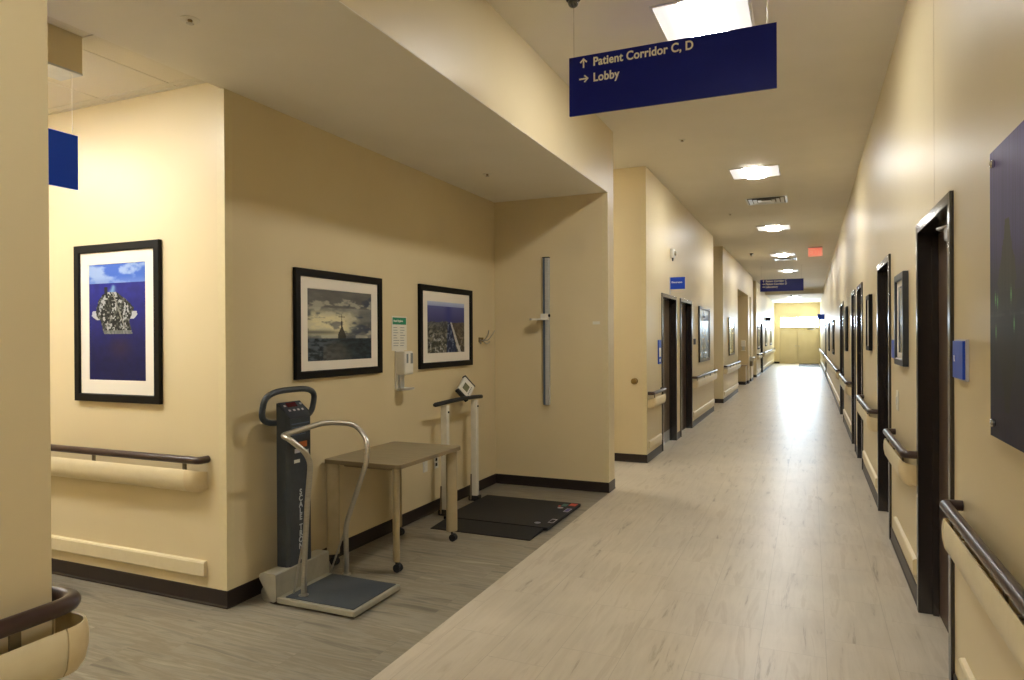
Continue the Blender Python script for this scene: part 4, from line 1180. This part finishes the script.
for k in range(13):
    f = k/12; rl.append((-2.94+.035*math.sin(f*PI), 5.12+.90*f, .984+.018*math.sin(f*PI)+.0*f))
bm = tube(NB(), rl, .019, 12); obj('push_bar', bm, 'blackrub', t, smooth=True)
# tilted display head
dd = Vector((.80, -.15, .42)).normalized()      # facing direction
rr = Vector((.16, .98, 0)).normalized(); uu = dd.cross(rr) if dd.cross(rr).z > 0 else rr.cross(dd)
uu.normalize(); rr = uu.cross(dd).normalized()
rot = Matrix.Rotation(math.radians(34), 3, dd); rr = rot@rr; uu = rot@uu
do = Vector((-2.95, 5.715, 1.085))
hdn = obj('display_head', place(B(-.098, .098, -.072, .072, -.022, .016, bev=.008), do, rr, uu), 'white', t, smooth=True)
for sgn in (-1, 1):
    obj('end_grip', place(B(sgn*.108-.015, sgn*.108+.015, -.076, .076, -.028, .014, bev=.010), do, rr, uu), 'blackrub', hdn, smooth=True)
obj('screen', place(B(-.055, .035, -.022, .042, .016, .0172), do, rr, uu), 'lcd', hdn)
bm = NB()
for k in range(5): merge(bm, place(B(-.06+k*.025, -.047+k*.025, -.045, -.035, .016, .018), do, rr, uu))
obj('button', bm, 'inkgrey', hdn)
bm = NB(); tube(bm, [do-dd*.015-uu*.03, Vector((-2.93, 5.63, 1.005))], .02, 12); obj('stalk', bm, 'blackrub', t, smooth=True)

# ------------------------------------------------------------------ drinking fountain and dispenser far down on the left
t = thing('drinking_fountain', 'small dark drinking fountain sticking out of the far left niche', 'drinking fountain', (-1.95, 24.65, .6))
obj('basin', B(-2.35, -1.70, 24.42, 24.88, .72, .86, bev=.03, seg=3), 'steel', t, smooth=True)
obj('apron', B(-2.35, -1.76, 24.46, 24.84, .55, .72, bev=.02), 'bracket', t)
bm = NB(); tube(bm, [(-1.85, 24.8, .86), (-1.85, 24.8, .90), (-1.85, 24.76, .915)], .008, 8); obj('spout', bm, 'chrome', t, smooth=True)
t = thing('sanitizer_dispenser', 'tiny white sanitizer dispenser on the pier of the far left recess', 'dispenser', (-2.0, 23.8, 1.1))
obj('body', B(-2.06, -1.93, 23.70, 23.8, 1.22, 1.42, bev=.012), 'white', t)
obj('drip_tray', B(-2.07, -1.92, 23.68, 23.8, 1.08, 1.10, bev=.006), 'white', t)
obj('back_plate', B(-2.03, -1.96, 23.788, 23.8, 1.09, 1.24), 'alu', t)
t = thing('recess_block', 'low tan block standing in for the shadowed lower wall of the far left recess', 'wall block', (-2.2, 23.5, 0))  # made-up block where the recess wall has a shadow band and dark base
obj('body', B(-2.50, -1.88, 23.2, 23.79, .10, .60, bev=.008), 'tableleg', t); obj('block_top', B(-2.51, -1.86, 23.18, 23.795, .60, .625, bev=.006), 'tableedge', t)
obj('block_base', B(-2.49, -1.885, 23.205, 23.78, .0, .10), 'base', t)

# ------------------------------------------------------------------ world, camera, render look
w = bpy.data.worlds.new('World'); SC.world = w; w.use_nodes = True
bg = w.node_tree.nodes['Background']; bg.inputs[0].default_value = (.72, .87, 1, 1); bg.inputs[1].default_value = 105

# the sky reaches the corridor only through the transom: let the renderer sample it there
pl_ = bpy.data.lights.new('window_daylight', 'AREA'); pl_.shape = 'RECTANGLE'; pl_.size = WX1-WX0; pl_.size_y = WZ1-WZ0
pl_.cycles.is_portal = True
plo = bpy.data.objects.new('window_daylight', pl_); COL.objects.link(plo); plo.location = ((WX0+WX1)/2, YEND+.12, (WZ0+WZ1)/2); plo.rotation_euler = (-PI/2, 0, 0)
cam = bpy.data.cameras.new('camera'); co = bpy.data.objects.new('camera', cam); COL.objects.link(co); SC.camera = co
cam.sensor_width = 36; cam.lens = 685.8617*36/1024; cam.clip_start = .05; cam.clip_end = 200
ya, pi_, ro = math.radians(23.4359), math.radians(-.2018), math.radians(-.2964)
Fv = Vector((-math.sin(ya)*math.cos(pi_), math.cos(ya)*math.cos(pi_), math.sin(pi_)))
Rt = Vector((math.cos(ya), math.sin(ya), 0)); U = Rt.cross(Fv)
R2 = Rt*math.cos(ro)+U*math.sin(ro); U2 = -Rt*math.sin(ro)+U*math.cos(ro)
mx = Matrix((R2, U2, -Fv)).transposed().to_4x4(); mx.translation = Vector((0, 0, 1.5567)); co.matrix_world = mx

SC.view_settings.view_transform = 'Standard'; SC.view_settings.look = 'None'
SC.view_settings.gamma = 1; SC.view_settings.use_curve_mapping = False; SC.view_settings.exposure = 0.0
